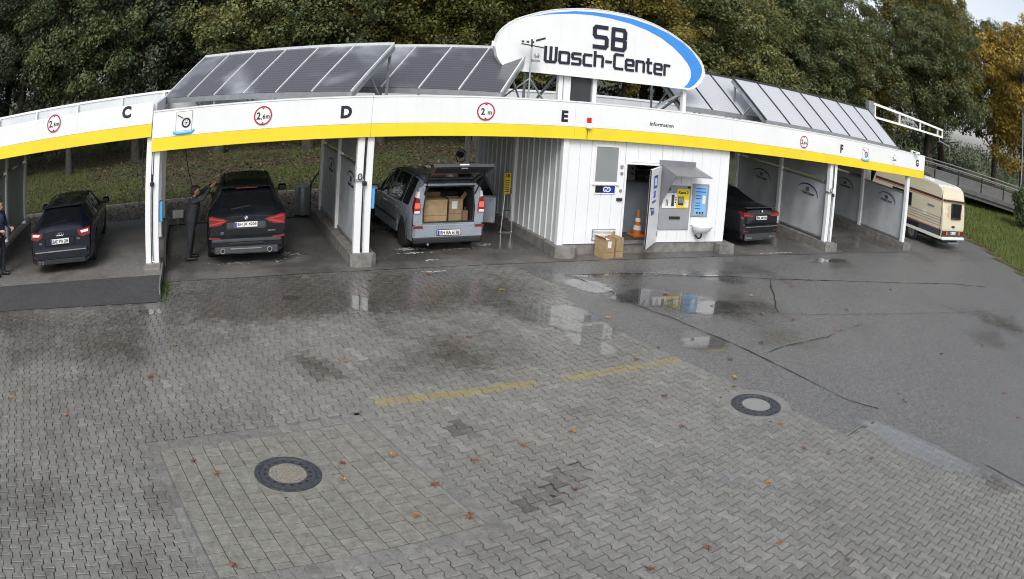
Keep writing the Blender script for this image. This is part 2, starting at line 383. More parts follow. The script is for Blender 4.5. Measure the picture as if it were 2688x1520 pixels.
def split(o):
    me=o.data; n=len(me.vertices); par=list(range(n))
    def find(a):
        while par[a]!=a: par[a]=par[par[a]]; a=par[a]
        return a
    for p_ in me.polygons:
        v=p_.vertices
        for q in v[1:]: par[find(v[0])]=find(q)
    groups={}
    for p_ in me.polygons: groups.setdefault(find(p_.vertices[0]),[]).append(tuple(p_.vertices))
    if len(groups)<2: return [o]
    out=[]; nm=o.name.split('.')[0]; mats=list(me.materials)
    for fs in groups.values():
        used=sorted(set(v for f in fs for v in f)); mp={v:i for i,v in enumerate(used)}
        m2=bpy.data.meshes.new(nm); m2.from_pydata([tuple(me.vertices[v].co) for v in used],[],[[mp[v] for v in f] for f in fs])
        for mm in mats: m2.materials.append(mm)
        m2.update(); q=bpy.data.objects.new(nm,m2); C.objects.link(q); q.parent=o.parent; q.location=o.location; q.rotation_euler=o.rotation_euler; out.append(q)
    bpy.data.objects.remove(o); return out
def tag(o,label=None,cat=None,group=None,kind=None):
    if label: o['label']=label
    if cat: o['category']=cat
    if group: o['group']=group
    if kind: o['kind']=kind
    return o
def thing(name,label,cat,loc=(0,0,0),rz=0.0,group=None):
    o=bpy.data.objects.new(name,None); C.objects.link(o); o.empty_display_size=.2
    o.location=loc; o.rotation_euler=(0,0,rz); return tag(o,label,cat,group)
def struct(o): o['kind']='structure'; return o
def copy_tree(o,parent=None):
    c=o.copy(); C.objects.link(c); c.parent=parent
    for ch in list(o.children): copy_tree(ch,c)
    return c
_tc={}
def text_verts(s,size,bold=0.0):
    key=(s,round(size,4),bold)
    if key in _tc: return _tc[key]
    cu=bpy.data.curves.new('t','FONT'); cu.body=s; cu.size=size; cu.align_x='CENTER'; cu.align_y='CENTER'; cu.extrude=.0015; cu.offset=bold; cu.resolution_u=3
    ob=bpy.data.objects.new('t',cu); C.objects.link(ob); dg=bpy.context.evaluated_depsgraph_get(); dg.update()
    me=ob.evaluated_get(dg).to_mesh(); vs=[tuple(v.co) for v in me.vertices]; fs=[tuple(q.vertices) for q in me.polygons]
    ob.evaluated_get(dg).to_mesh_clear(); bpy.data.objects.remove(ob); bpy.data.curves.remove(cu)
    if vs:
        xs=[v[0] for v in vs]; ys=[v[1] for v in vs]; cx,cyy=(min(xs)+max(xs))/2,(min(ys)+max(ys))/2
        vs=[(v[0]-cx,v[1]-cyy,v[2]) for v in vs]
    _tc[key]=(vs,fs); return _tc[key]
def text(name,mat,parent,s,c,size,face='-Y',bold=0.0,width=None,height=None,shear=0.0):
    vs,fs=text_verts(s,size,bold)
    if not vs: return None
    w=max(v[0] for v in vs)-min(v[0] for v in vs); h=max(v[1] for v in vs)-min(v[1] for v in vs)
    sx=width/w if width else 1.0; sy=height/h if height else 1.0
    out=[]
    for x,y,z in vs:
        x*=sx; y*=sy; x+=shear*y
        q={'-Y':(x,-z,y),'-X':(-z,-x,y),'+Z':(x,y,z),'+X':(z,x,y)}[face]
        out.append((c[0]+q[0],c[1]+q[1],c[2]+q[2]))
    mb=MB(); mb.add(out,fs); return mb.build(name,mat,parent)
# stroke lettering of the roof sign
GL={'S':(1.0,[[(1,1),(.12,1),(0,.9),(0,.6),(.1,.5),(.9,.5),(1,.4),(1,.1),(.88,0),(-.02,0)]]),
'B':(1.0,[[(0,0),(0,1)],[(0,1),(.88,1),(1,.88),(1,.6),(.9,.5)],[(0,.5),(.9,.5)],[(.9,.5),(1,.4),(1,.12),(.88,0),(0,0)]]),
'W':(1.15,[[(0,1),(0,.1),(.1,0),(.9,0),(1,.1),(1,1)],[(.5,0),(.5,1)]]),
'a':(1.0,[[(.0,.72),(.9,.72),(1,.62),(1,0)],[(1,0),(.1,0),(0,.1),(0,.62),(.0,.72)]]),
's':(.9,[[(1,.72),(.1,.72),(0,.64),(0,.45),(.1,.37),(.9,.37),(1,.29),(1,.08),(.9,0),(0,0)]]),
'c':(.85,[[(1,.72),(.12,.72),(0,.6),(0,.12),(.12,0),(1,0)]]),
'h':(.9,[[(0,0),(0,1)],[(0,.72),(.88,.72),(1,.6),(1,0)]]),
'-':(.6,[[(0,.4),(1,.4)]]),
'C':(1.0,[[(1,1),(.12,1),(0,.88),(0,.12),(.12,0),(1,0)]]),
'e':(.9,[[(0,.36),(1,.36),(1,.62),(.9,.72),(.1,.72),(0,.62),(0,.1),(.1,0),(1,0)]]),
'n':(.9,[[(0,0),(0,.72),(.88,.72),(1,.6),(1,0)]]),
't':(.6,[[(.25,1),(.25,.1),(.4,0),(1,0)],[(-.1,.72),(.95,.72)]]),
'r':(.65,[[(0,0),(0,.72),(1,.72)]])}
def stroke_text(name,mat,parent,s,x0,z0,x1,z1,y,pen,gap=.32):
    tot=sum(GL[ch][0] for ch in s)+gap*(len(s)-1); u=(x1-x0-pen)/tot; x=x0+pen/2; H=z1-z0-pen; k=0
    for ch in s:
        w,st=GL[ch]; mb=MB()
        for pl in st:
            for (a,b),(c,d) in zip(pl[:-1],pl[1:]):
                A=Vector((x+a*w*u,y-.0004*(k%17),z0+pen/2+b*H)); B=Vector((x+c*w*u,y-.0004*(k%17),z0+pen/2+d*H)); dd=(B-A).normalized()
                mb.bar(A-dd*pen*.30,B+dd*pen*.30,.02,pen,up=dd.cross(Vector((0,1,0)))); k+=1
        mb.build(name,mat,parent); x+=(w+gap)*u
def heightmesh(name,xs,ys,zf,mat,keep=None,attrs=None,parent=None):
    nx,ny=len(xs),len(ys); v=[];f=[]
    for y in ys:
        for x in xs: v.append((x,y,zf(x,y)))
    for j in range(ny-1):
        for i in range(nx-1):
            if keep is None or keep((xs[i]+xs[i+1])/2,(ys[j]+ys[j+1])/2): f.append((j*nx+i,j*nx+i+1,(j+1)*nx+i+1,(j+1)*nx+i))
    me=bpy.data.meshes.new(name); me.from_pydata(v,[],f)
    if attrs:
        for an,fn in attrs.items():
            at=me.attributes.new(an,'FLOAT','POINT'); at.data.foreach_set('value',[fn(q[0],q[1]) for q in v])
    me.polygons.foreach_set('use_smooth',[True]*len(f)); me.update()
    return link(name,me,mat,parent)
def fr(a,b,st):
    n=max(1,int(round((b-a)/st))); return [a+(b-a)*i/n for i in range(n+1)]
# ------------------------------------------------------------------ ground
ZSC=.26
PX0,PY0,PA=-0.7134,7.935,0.2021      # origin and turn of the paving grid against the building
pc,ps=math.cos(PA),math.sin(PA)
def to_grid(x,y): return ((x-PX0)*pc+(y-PY0)*ps, -(x-PX0)*ps+(y-PY0)*pc)
def to_world(i,j): return (PX0+i*pc-j*ps, PY0+i*ps+j*pc)
def seam(j):                          # paver / asphalt border along the grid
    if j<-3.75: return 8.95
    if j<2.4: return 8.08
    return 8.08+min(1,(j-2.4)/1.2)*.62
PB=[(3.23,13.79,2,0.35,0.45),(1.71,13.94,1.2,0.3,0.3),(5.12,13.71,1.3,0.3,0.35),(0.81,12.81,0.9,0.25,0.35),(-2.45,11.97,1,0.1,0.4),(-3.60,11.11,0.7,0.2,0.5),(-1.52,11.33,0.8,0.1,0.3),(-4.01,12.76,0.9,0.1,0.35),(1.62,10.51,0.35,0.55,0.5),(1.94,10.02,0.35,0.6,0.5),(2.90,9.94,0.45,0.35,0.35),(3.72,10.31,0.5,0.35,0.3),(3.65,10.82,0.45,0.25,0.25),(3.22,8.03,0.22,0.4,0.9),(4.78,8.19,0.3,0.3,0.4),(3.77,6.62,0.35,0.45,0.6),(3.31,6.32,0.25,0.4,0.5),(1.92,13.53,0.3,0.8,0),(3.05,13.10,0.6,0.55,0.1),(6.26,11.60,0.9,0.5,0),(5.92,10.12,0.6,0.3,0.2),(4.52,10.47,0.8,0.25,0.3),(4.75,6.28,0.2,0.5,0.1),(9.31,3.17,0.4,0.3,0.8),(-2.43,6.57,0.5,0.2,0.4),(-0.75,6.86,0.4,0.3,0.5),(-1.14,5.70,0.6,0.1,0.3)]
AB=[(8.56,12.42,0.9,0.9,0),(9.10,11.67,0.8,0.8,0.1),(7.78,13.24,0.5,0.8,0),(8.74,13.95,0.6,0.9,0),(10.05,13.76,0.5,0.9,0),(10.87,13.32,0.5,0.7,0),(8.03,9.80,0.5,0.9,0.2),(7.68,10.41,0.5,0.7,0.1),(9.98,9.40,0.45,0.9,0.3),(12.25,9.55,0.4,0.6,0.2),(18.18,8.03,0.9,0.9,0.5),(15.70,7.53,0.8,0.6,0.4),(15.99,14.39,0.9,0.8,0.1),(12.86,13.37,0.6,0.4,0.2),(10.36,11.38,0.5,0.8,0.2),(6.67,11.95,0.6,0.5,0),(10.86,10.47,0.6,0.3,0.2),(14.76,9.70,0.5,0.4,0.2),(20.03,11.15,0.6,0.4,0.1),(6.97,14.23,0.5,0.7,0)]
LV=[(0.88,13.76),(2.25,10.42),(-0.88,10.16),(-2.28,8.91),(2.15,7.55),(1.53,7.47),(1.45,7.11),(-0.27,7.66),(0.02,7.35),(3.01,7.27),(2.39,6.85),(2.01,6.27),(2.51,6.12),(3.67,7.47),(4.38,7.64),(3.75,6.33),(6.08,8.20),(7.29,8.10),(5.76,7.27),(7.14,6.74),(7.15,5.63),(5.57,3.58),(3.67,4.64),(4.37,11.06),(7.06,9.90),(7.89,10.09),(8.93,12.48),(10.21,10.89),(10.71,10.38),(9.08,9.53),(7.55,8.39),(12.55,12.41),(15.84,11.49),(19.52,12.98),(25.01,14.65),(10.02,6.55),(9.86,6.25),(14.91,7.23),(12.64,5.16),(12.94,7.46),(11.28,9.58),(13.48,12.76),(-0.01,5.57),(7.64,5.16),(11.85,4.28),(5.83,13.32),(3.61,14.39),(4.86,14.58),(-0.45,11.41),(-3.50,9.49),(10.85,11.97),(9.45,11.59),(7.94,9.05),(5.86,5.49),(6.91,5.95),(4.40,4.68),(5.13,4.33),(12.73,10.54),(6.43,9.54),(7.02,11.43)]
crackA=[(7.51,14.08),(7.65,13.91),(7.89,12.81),(7.92,11.97),(8.18,11.16),(8.50,9.72),(8.58,9.06),(8.74,7.63),(8.82,6.87),(9.12,6.32)]
crackB=[(7.51,14.08),(8.40,14.03),(9.32,13.93),(10.37,13.58),(11.50,13.36),(12.41,13.03),(14.45,12.58),(16.76,12.04),(19.86,11.43),(21.54,10.80)]
crackC=[(12.32,13.01),(11.54,11.98),(10.71,10.90)]
crackD=[(8.73,11.35),(9.68,11.08),(10.67,10.86),(11.54,10.50),(14.03,9.90),(16.57,9.35),(20.89,8.50)]
crackE=[(8.88,9.12),(9.86,9.28),(10.74,9.31),(11.32,9.49),(12.36,9.65)]
crackF=[(7.84,5.92),(8.41,6.03)]
crackG=[(9.36,3.72),(9.44,2.77)]
slabjoint=[(7.49,15.24),(7.32,15.78)]
def n2(x,y,s,o=0.0): return mnoise.noise(Vector((x*s+o,y*s-o,o*1.7)))
def blob(L,x,y,k):
    s=0.0; x,y=x+.45*n2(x,y,1.1,31)+.2*n2(x,y,3.3,33),y+.35*n2(x,y,1.1,37)+.15*n2(x,y,3.3,39)
    for (a,b,r,w,t) in L:
        d=((x-a)**2+(y-b)**2)/(r*r)
        if d<6: s+=(w,t)[k]*math.exp(-d*1.1)
    return s
def wet_p(x,y): return .30+(.10 if x<1 else -.03)+.20*n2(x,y,.45,3)+.10*n2(x,y,1.7,8)+blob(PB,x,y,0)*.7+(.12 if y>12.5 else 0)
def stain_p(x,y): return .10+(.10 if y>12.3 else 0)+(.08 if x<0 else 0)+.20*n2(x,y,.6,9)+.12*n2(x,y,2.0,19)+blob(PB,x,y,1)*1.15
AB2=[(a,b,r*1.2,w,t) for a,b,r,w,t in AB]
def wet_a(x,y): return .17+.24*n2(x,y,.35,5)+.12*n2(x,y,1.4,6)+blob(AB2,x,y,0)*.62+(.16 if y>13.6 else 0)
def stain_a(x,y): return .05+.22*n2(x,y,.5,13)+blob(AB2,x,y,1)*1.1+(.22 if y>13.8 else 0)
def tone0(x,y): return .5+.1*n2(x,y,1.3,2)
struct(heightmesh('ground',fr(-400,700,50),fr(-300,800,50),lambda x,y:-.09,'grass_ground'))
struct(heightmesh('ground',[-9.5,-3,3,9.6],[-.5,5,10,15.12],lambda x,y:-.022,'joint_sand'))
AS=struct(heightmesh('road',fr(5.6,36,.16),fr(-.5,15.11,.16),lambda x,y:-.006+.004*n2(x,y,.5,1),'asphalt',
  keep=lambda x,y: to_grid(x,y)[0]>seam(to_grid(x,y)[1])-.20,attrs=dict(wet=wet_a,stain=stain_a,tone=tone0)))
struct(heightmesh('road',fr(22.35,38,.4),fr(15.11,40,.4),lambda x,y:-.004,'asphalt',attrs=dict(wet=lambda x,y:.3+.15*n2(x,y,.4,5),stain=lambda x,y:.05,tone=tone0)))
for k,(pl,w) in enumerate(((crackA,.017),(crackB,.024),(crackC,.018),(crackD,.008),(crackE,.015),(crackF,.012),(crackG,.016))):
    mb=MB(); pts=[]
    for (a,b) in zip(pl[:-1],pl[1:]):
        n=max(2,int(math.dist(a,b)/.06))
        for q in range(n): t=q/n; pts.append((a[0]+(b[0]-a[0])*t,a[1]+(b[1]-a[1])*t))
    pts.append(pl[-1]); L=[];Rr=[]
    for i,q in enumerate(pts):
        d=Vector((pts[min(i+1,len(pts)-1)][0]-pts[max(i-1,0)][0],pts[min(i+1,len(pts)-1)][1]-pts[max(i-1,0)][1])).normalized()
        o=.035*n2(q[0],q[1],2.2,k)+.012*n2(q[0],q[1],9,k); ww=w*max(.12,.65+.9*n2(q[0],q[1],3.1,k+4))
        nx,ny=-d.y,d.x; L.append((q[0]+nx*(o+ww),q[1]+ny*(o+ww),.006+.004*n2(q[0],q[1],.5,1))); Rr.append((q[0]+nx*(o-ww),q[1]+ny*(o-ww),.006+.004*n2(q[0],q[1],.5,1)))
    n=len(pts); mb.add(L+Rr,[(i,n+i,n+i+1,i+1) for i in range(n-1)]); mb.build('bitumen_joint','joint_sand',AS)
# interlocking double-T pavers
PU,PV=.145,.26
def bone(tone,du=0,seedv=0):
    hw,nw,g=.0725+.0165,.0725-.0165,.0048; hl=PV/2-.0070; a,b=.078,.052
    pr=[(nw,0),(nw,b),(hw,a),(hw,hl)]
    poly=[(hw-g,-hl),(hw-g,-a-.002),(nw-g,-b+.002),(nw-g,b-.002),(hw-g,a+.002),(hw-g,hl)]
    poly=poly+[(-x,-y) for x,y in poly]
    return poly
def stone_mesh(polys,z=.0,bev=.006,dep=.05):
    """polys: list of (poly, (ox,oy), rot, z, tiltx, tilty, tone, wet, stain)"""
    V=[];Fc=[];tn=[];wt=[];sn=[]
    for poly,(ox,oy),rot,zz,tx,ty,to,we,stn in polys:
        n=len(poly); b=len(V); cr,sr=math.cos(rot),math.sin(rot)
        mx=max(abs(x) for x,_ in poly); my=max(abs(y) for _,y in poly)
        for sc,dz in ((0,0),(bev*.9,-bev*.8),(bev*.9,-dep)):
            for x,y in poly:
                kx=1-(bev*.9-sc)/mx; ky=1-(bev*.9-sc)/my
                X,Y=x*kx,y*ky; V.append((ox+X*cr-Y*sr,oy+X*sr+Y*cr,zz+dz+X*tx+Y*ty)); tn.append(to);wt.append(we);sn.append(stn)
        if n==12:
            Fc+= [(b+1,b+2,b+3,b+4,b+7,b+8,b+9,b+10),(b,b+1,b+10,b+11),(b+4,b+5,b+6,b+7)]
        else: Fc.append(tuple(range(b,b+n)))
        for k in (0,1):
            for i in range(n): j=(i+1)%n; Fc.append((b+k*n+i,b+(k+1)*n+i,b+(k+1)*n+j,b+k*n+j))
    me=bpy.data.meshes.new('paver'); me.from_pydata(V,[],Fc)
    for an,vals in (('tone',tn),('wet',wt),('stain',sn)):
        at=me.attributes.new(an,'FLOAT','POINT'); at.data.foreach_set('value',vals)
    me.update(); return me
BONE=bone(0)
PAV=MB().box(-9.4,-9.3,-.4,-.3,-.08,-.03).build('pavement','joint_sand'); struct(PAV)
PATCH=(-.012,2.862,-2.60,.02)   # i0,i1,j0,j1 of the square-stone patch
MAN=[(0.862,7.317),(7.209,7.422)]
cells=[]
i0,i1=int(-9/PU),int(10/PU)
for a in range(i0,i1):
    for b in range(-44,40):
        i=(a+.5)*PU; j=(b+(.5 if a%2 else 0))*PV
        x,y=to_world(i,j)
        if y>15.06-.10 or y<-.3 or x<-9: continue
        if i>seam(j)-PU*.5: continue
        if x<-.80 and y>13.66: continue
        if PATCH[0]-.08<i<PATCH[1]+.10 and PATCH[2]-.13<j<PATCH[3]+.13: continue
        if any((x-mx)**2+(y-my)**2<.47**2 for mx,my in MAN): continue
        cells.append((x,y,i,j))
def pixel_share(c): return (c[0]-1.5)**2*.3+(c[1])**2
cells.sort(key=pixel_share)
vis=[c for c in cells if c[1]>1.2 and -.75*c[1]-.2<c[0]<2.2*c[1]+6 and c[1]>4.2-.42*max(0,c[0]-2)-.15*max(0,2-c[0])]
vis.sort(key=lambda c:c[0]**2*.6+c[1]**2)
near=set((c[2],c[3]) for c in vis[:300])
rest=[]
vars_={}
for c in cells:
    x,y,i,j=c
    w,s=wet_p(x,y),stain_p(x,y); t=min(1,max(0,random.gauss(.5,.085)+(.25 if random.random()<.03 else 0)))
    sunk=-.018 if (blob([(3.77,6.62,.3,1,1),(3.31,6.32,.2,1,1),(3.0,6.0,.25,1,1)],x,y,0)>.45 and random.random()<.45) else 0
    rec=[BONE,(x,y),PA+random.gauss(0,.012),random.gauss(0,.0016)+sunk,random.gauss(0,.006),random.gauss(0,.006),t,w,s]
    if (i,j) in near:
        kb=(round(t*6),round(w*7),round(s*7))
        if kb not in vars_: vars_[kb]=stone_mesh([[BONE,(0,0),0,0,0,0,kb[0]/6,kb[1]/7,kb[2]/7]]); vars_[kb].materials.append(MATS['paver_stone'])
        o=bpy.data.objects.new('paver',vars_[kb]); C.objects.link(o); o.parent=PAV
        o.location=(x,y,rec[3]); o.rotation_euler=(rec[5],-rec[4],rec[2])
    else: rest.append(rec)
o=link('paver_field',stone_mesh(rest),'paver_stone',PAV); o['kind']='stuff'
# border chips (cut stones) round the patch and along the slab edge
chips=[]
def rect(w,h): return [(-w/2,-h/2),(w/2,-h/2),(w/2,h/2),(-w/2,h/2)]
def chip_line(i0,j0,i1,j1,wid,ln):
    L=math.dist((i0,j0),(i1,j1)); n=int(L/ln); ang=math.atan2(j1-j0,i1-i0)
    for k in range(n):
        t=(k+.5)/n; x,y=to_world(i0+(i1-i0)*t,j0+(j1-j0)*t)
        chips.append([rect(L/n-.008,wid*random.uniform(.75,1)),(x,y),PA+ang,random.gauss(-.001,.002),0,0,random.uniform(.3,.7),wet_p(x,y),stain_p(x,y)])
chip_line(-.12,.10,3.0,.10,.17,.14); chip_line(-.12,-2.69,3.0,-2.69,.19,.14); chip_line(-.075,.0,-.075,-2.6,.125,.26)
chip_line(2.833,.0,2.833,-2.6,.05,.9); chip_line(2.935,.0,2.935,-2.6,.135,.25)
for mx,my in MAN[1:]:
    pass
x=-.72
while x<6.9:
    chips.append([rect(.115,.085),(x,15.035),0,random.gauss(-.002,.002),0,0,random.uniform(.3,.6),wet_p(x,15),stain_p(x,15)]); x+=.123
o=link('cut_stones',stone_mesh(chips),'paver_stone',PAV); o['kind']='stuff'
# square-stone patch round the near cover
PP=MB().box(-.06,-.02,-.02,.0,-.08,-.03).build('pavement','joint_sand'); PP.location=(*to_world(0,0),0); PP.rotation_euler=(0,0,PA); struct(PP)
for a in range(14):
    off=.5 if a%2 else 0
    for b in range(14):
        ja=-(b-off)*.2; jb=ja-.2; ja=min(ja,0); jb=max(jb,-2.6)
        if ja-jb<.03: continue
        i=(a+.5)*.2; jc=(ja+jb)/2; x,y=to_world(i,jc)
        if (x-MAN[0][0])**2+(y-MAN[0][1])**2<.40**2: continue
        cut=math.dist((x,y),MAN[0])<.52
        poly=rect(.2-.008,ja-jb-.013)
        if cut:   # trim the stone to the round frame
            cx,cy_=to_grid(*MAN[0]); L=[]
            for k in range(4):
                p0,p1=poly[k],poly[(k+1)%4]
                for q in range(4): L.append((p0[0]+(p1[0]-p0[0])*q/4,p0[1]+(p1[1]-p0[1])*q/4))
            out=[]
            for (u,v) in L:
                du,dv=u+i-cx,v+jc-cy_; d=math.hypot(du,dv)
                if d<.402: du,dv=du/d*.402,dv/d*.402
                out.append((du+cx-i,dv+cy_-jc))
            poly=out
            V=[];n=len(poly)
            for dz in (0,-.05): V+=[(u,v,dz) for u,v in poly]
            me=bpy.data.meshes.new('square_paver'); me.from_pydata(V,[],[tuple(range(n))]+[(k,n+k,n+(k+1)%n,(k+1)%n) for k in range(n)])
            for an,vv in (('tone',random.uniform(.4,.62)),('wet',.15),('stain',.05)): me.attributes.new(an,'FLOAT','POINT').data.foreach_set('value',[vv]*len(V))
        else:
            brown=(a in (0,1,2) and 3<=b<=6 and random.random()<.7)
            me=stone_mesh([[poly,(0,0),0,0,0,0,random.uniform(.42,.58),.18+.1*random.random(),.38 if brown else .05]],bev=.003)
        o=link('square_paver',me,'square_paver_stone',PP); o.location=(i,jc,random.gauss(.001,.0012)); o.rotation_euler=(random.gauss(0,.003),random.gauss(0,.003),0)
# mortar bedding showing along the cut edges
def mort(x0,x1,y0,y1,z=-.006): return struct(heightmesh('pavement',fr(x0,x1,.3),fr(y0,y1,.06),lambda x,y:z,'paver_stone',attrs=dict(wet=wet_p,stain=stain_p,tone=lambda x,y:.22)))
mort(-.77,7.0,14.78,15.079); mort(-9.4,-.77,13.40,13.765)
for a,b,c_,d_ in ((-.17,.0,-2.8,.24),(2.79,3.04,-2.8,.24),(0,2.86,.0,.24),(0,2.86,-2.84,-2.6)):
    me=bpy.data.meshes.new('pavement'); me.from_pydata([(*to_world(i,j),-.007) for i,j in ((a,c_),(b,c_),(b,d_),(a,d_))],[],[(0,1,2,3)])
    for an,vv in (('tone',.2),('wet',.3),('stain',.1)): me.attributes.new(an,'FLOAT','POINT').data.foreach_set('value',[vv]*4)
    struct(link('pavement',me,'paver_stone'))
# wash-bay slabs, ramp, rear strip
def wet_s(x,y): return .50+.40*n2(x,y,.6,7)+.2*n2(x,y,2.2,17)+(.25 if 15.6<y<19 else 0)*(.5+.5*n2(x,y,.9,1))
def stain_s(x,y): return .34+.5*n2(x,y,.7,4)+.2*n2(x,y,2.5,14)
struct(heightmesh('floor',fr(-.77,22.35,.22),fr(15.08,20.6,.22),lambda x,y:.002,'concrete_slab',attrs=dict(wet=wet_s,stain=stain_s,tone=tone0)))
RBF=struct(heightmesh('floor',fr(-10,-.78,.22),fr(14.70,20.6,.22),lambda x,y:ZSC,'concrete_slab',attrs=dict(wet=lambda x,y:.40+.35*n2(x,y,.9,7)-.35*math.exp(-((y-15.0)/.5)**2)*(.6+.6*n2(x,y,1.2,3)),stain=stain_s,tone=lambda x,y:.62+.1*n2(x,y,1,1))))
MB().box(-.82,-.79,14.0,20.6,-.05,ZSC-.004).build('slab_side','footing_concrete',RBF)
RMP=struct(heightmesh('ramp',fr(-10,-.79,.3),fr(13.76,14.71,.15),lambda x,y:.004+(ZSC-.007)*max(0,(y-13.76)/.95),'ramp_asphalt',attrs=dict(wet=lambda x,y:.15,stain=lambda x,y:.0,tone=tone0)))
MB().prism([(13.76,-.02),(14.70,-.02),(14.70,ZSC-.005),(13.76,.004)],'X',-.789,-.775).build('ramp_side','ramp_asphalt',RMP)
struct(heightmesh('path',fr(-12,23,.5),fr(20.6,24.2,.4),lambda x,y:.02+.02*n2(x,y,1,3),'gravel'))
def wz(x,y): return .05+.07*n2(x,y,.25,3)+max(0,(y-40))*.06
struct(heightmesh('terrain',fr(-60,75,1.2),fr(24.2,110,1.2),wz,'woodland_soil',keep=lambda x,y: not(x>26 and y<24+ (x-26)*.9)))
KB=struct(MB().box(-12,23.1,24.13,24.23,-.08,-.05).build('kerb','footing_concrete'))
for k in range(30):
    x=-12+k*1.17; kb=MB().box(x,x+1.15,24.12,24.24,-.05,.13,.01); o=kb.build('kerb_stone','footing_concrete',KB)
# thin water films standing in hollows of the yard
def puddle(cx,cy_,rx,ry,ang,seed,n=56,z=.0045):
    V=[(cx,cy_,z)]; wf=[1.0]
    for ring,wv_ in ((.62,1.0),(1.0,0.0)):
      for k in range(n):
        a=2*PI*k/n; r=ring*(1+.30*n2(math.cos(a)*1.3+seed,math.sin(a)*1.3,1.0,seed)+.14*n2(math.cos(a)*4+seed,math.sin(a)*4,1.0,seed+3)); wf.append(wv_)
        x,y=rx*1.25*r*math.cos(a),ry*1.25*r*math.sin(a); V.append((cx+x*math.cos(ang)-y*math.sin(ang),cy_+x*math.sin(ang)+y*math.cos(ang),z))
    o=struct(MB().add(V,[(0,1+k,1+(k+1)%n) for k in range(n)]+[(1+k,1+n+k,1+n+(k+1)%n,1+(k+1)%n) for k in range(n)]).build('puddle','water_film')); o.data.attributes.new('wf','FLOAT','POINT').data.foreach_set('value',wf)
for q in ((8.66,4.95,1.25,.34,R(-78),1),(8.66,4.95,1.1,.30,R(-78),1.3),(8.60,12.35,.80,.55,R(-10),2),(9.25,11.6,.75,.42,R(-20),3),(8.6,13.93,.95,.12,R(-3),4),(10.2,13.66,.9,.10,R(-12),5),(8.02,9.82,.42,.30,0,6),(16.0,14.4,.8,.25,R(-8),8),(7.65,13.3,.45,.35,R(-70),9),(6.35,11.5,.9,.45,R(-75),10),(5.75,12.0,.7,.3,R(-75),11),(3.05,13.15,.55,.22,R(-70),12),(1.92,13.55,.18,.14,0,13),(5.5,5.8,.2,.12,0,15),(-.95,13.2,.3,.12,0,16),(6.1,10.4,.5,.25,R(-75),18)): puddle(*q,z=.0045+.002*(q[5]==1.3))
for mx,my in MAN:
    V=[];n=40
    for r in (.394,.505 if my<7.4 else .56):
        for k in range(n): a=2*PI*k/n; V.append((mx+r*math.cos(a),my+r*math.sin(a),-.005))
    me=bpy.data.meshes.new('pavement'); me.from_pydata(V,[],[(k,(k+1)%n,n+(k+1)%n,n+k) for k in range(n)])
    for an,vv in (('tone',.55),('wet',.15),('stain',.05)): me.attributes.new(an,'FLOAT','POINT').data.foreach_set('value',[vv]*len(V))
    struct(link('pavement',me,'square_paver_stone' if my<7.4 else 'paver_stone'))
# slab joint lines, foam on the floor
def ribbon(name,mat,pts,w,z,parent=None):
    L=[];Rr=[]
    for i,q in enumerate(pts):
        d=Vector((pts[min(i+1,len(pts)-1)][0]-pts[max(i-1,0)][0],pts[min(i+1,len(pts)-1)][1]-pts[max(i-1,0)][1])).normalized(); ww=w*(.7+.5*random.random())
        L.append((q[0]-d.y*ww,q[1]+d.x*ww,z)); Rr.append((q[0]+d.y*ww,q[1]-d.x*ww,z))
    n=len(pts); return MB().add(L+Rr,[(i,n+i,n+i+1,i+1) for i in range(n-1)]).build(name,mat,parent)
# ------------------------------------------------------------------ the wash building
BLD=thing('car_wash_building','long white self-service car wash building with yellow striped fascia and open bays','building',(0,0,0))
YF=15.42; ZB,ZY,ZT=2.62,2.895,3.445
XL,XR=-1.085,22.80
# fascia: white and yellow panels with fine joints
cuts=[XL,3.74,8.20,12.72,17.22,XR]
for a,b in zip(cuts[:-1],cuts[1:]):
    fp=box('fascia_panel','white_paint',BLD,a+.002,b-.002,YF,YF+.07,ZY,ZT,.004)
    box('yellow_band','yellow_band',fp,a+.002,b-.002,YF-.004,YF+.07,ZB,ZY-.004,.004)
    box('top_trim','white_plain',fp,a+.002,b-.002,YF-.012,YF+.10,ZT+.001,ZT+.03)
ZC=.315
for a,b in ((-9.6,-5.55),(-5.545,-1.10)):
    fp=box('fascia_panel','white_paint',BLD,a+.002,b-.002,YF+.01,YF+.08,ZY+ZC,ZT+.22,.004)
    box('yellow_band','yellow_band',fp,a+.002,b-.002,YF+.006,YF+.08,ZB+ZC,ZY+ZC-.004,.004)
box('end_trim','dark_navy',BLD,XR+.001,XR+.03,YF,YF+.10,ZB,ZT+.03)
# roofs, parapets, soffits
box('roof','roof_metal',BLD,XL,XR-.05,YF+.12,20.95,2.98,3.10)
box('roof','roof_metal',BLD,-9.6,-1.10,YF+.12,20.95,3.28,3.40)
pp=box('rear_parapet','corrugated',BLD,XL,XR-.05,20.96,21.02,2.75,3.40); box('parapet_rail','white_plain',pp,XL,XR-.05,20.93,21.06,3.401,3.46)
pp=box('rear_parapet','corrugated',BLD,-9.6,-1.10,20.96,21.02,3.05,3.70); box('parapet_rail','white_plain',pp,-9.6,-.98,20.93,21.06,3.701,3.76)
for x in (-9,-7.4,-5.8,-4.2,-2.6,-1.2): box('parapet_post','white_plain',pp,x,x+.05,20.86,20.95,3.40,3.70)
box('side_parapet','corrugated',BLD,-1.08,-1.02,15.6,20.9,3.10,3.62)
for y in (16.4,18.2,20.0): box('roof_beam','grey_steel',BLD,XL,XR-.06,y,y+.14,2.72,2.96)
for y in (16.4,18.2,20.0): box('roof_beam','grey_steel',BLD,-9.6,-1.10,y,y+.14,3.02,3.26)
for a,b,z in ((XL,8.1,2.70),(12.85,XR-.06,2.70),(-9.6,-1.1,3.0)): box('front_beam','soffit',BLD,a,b,YF+.10,YF+.2,z,z+.25)
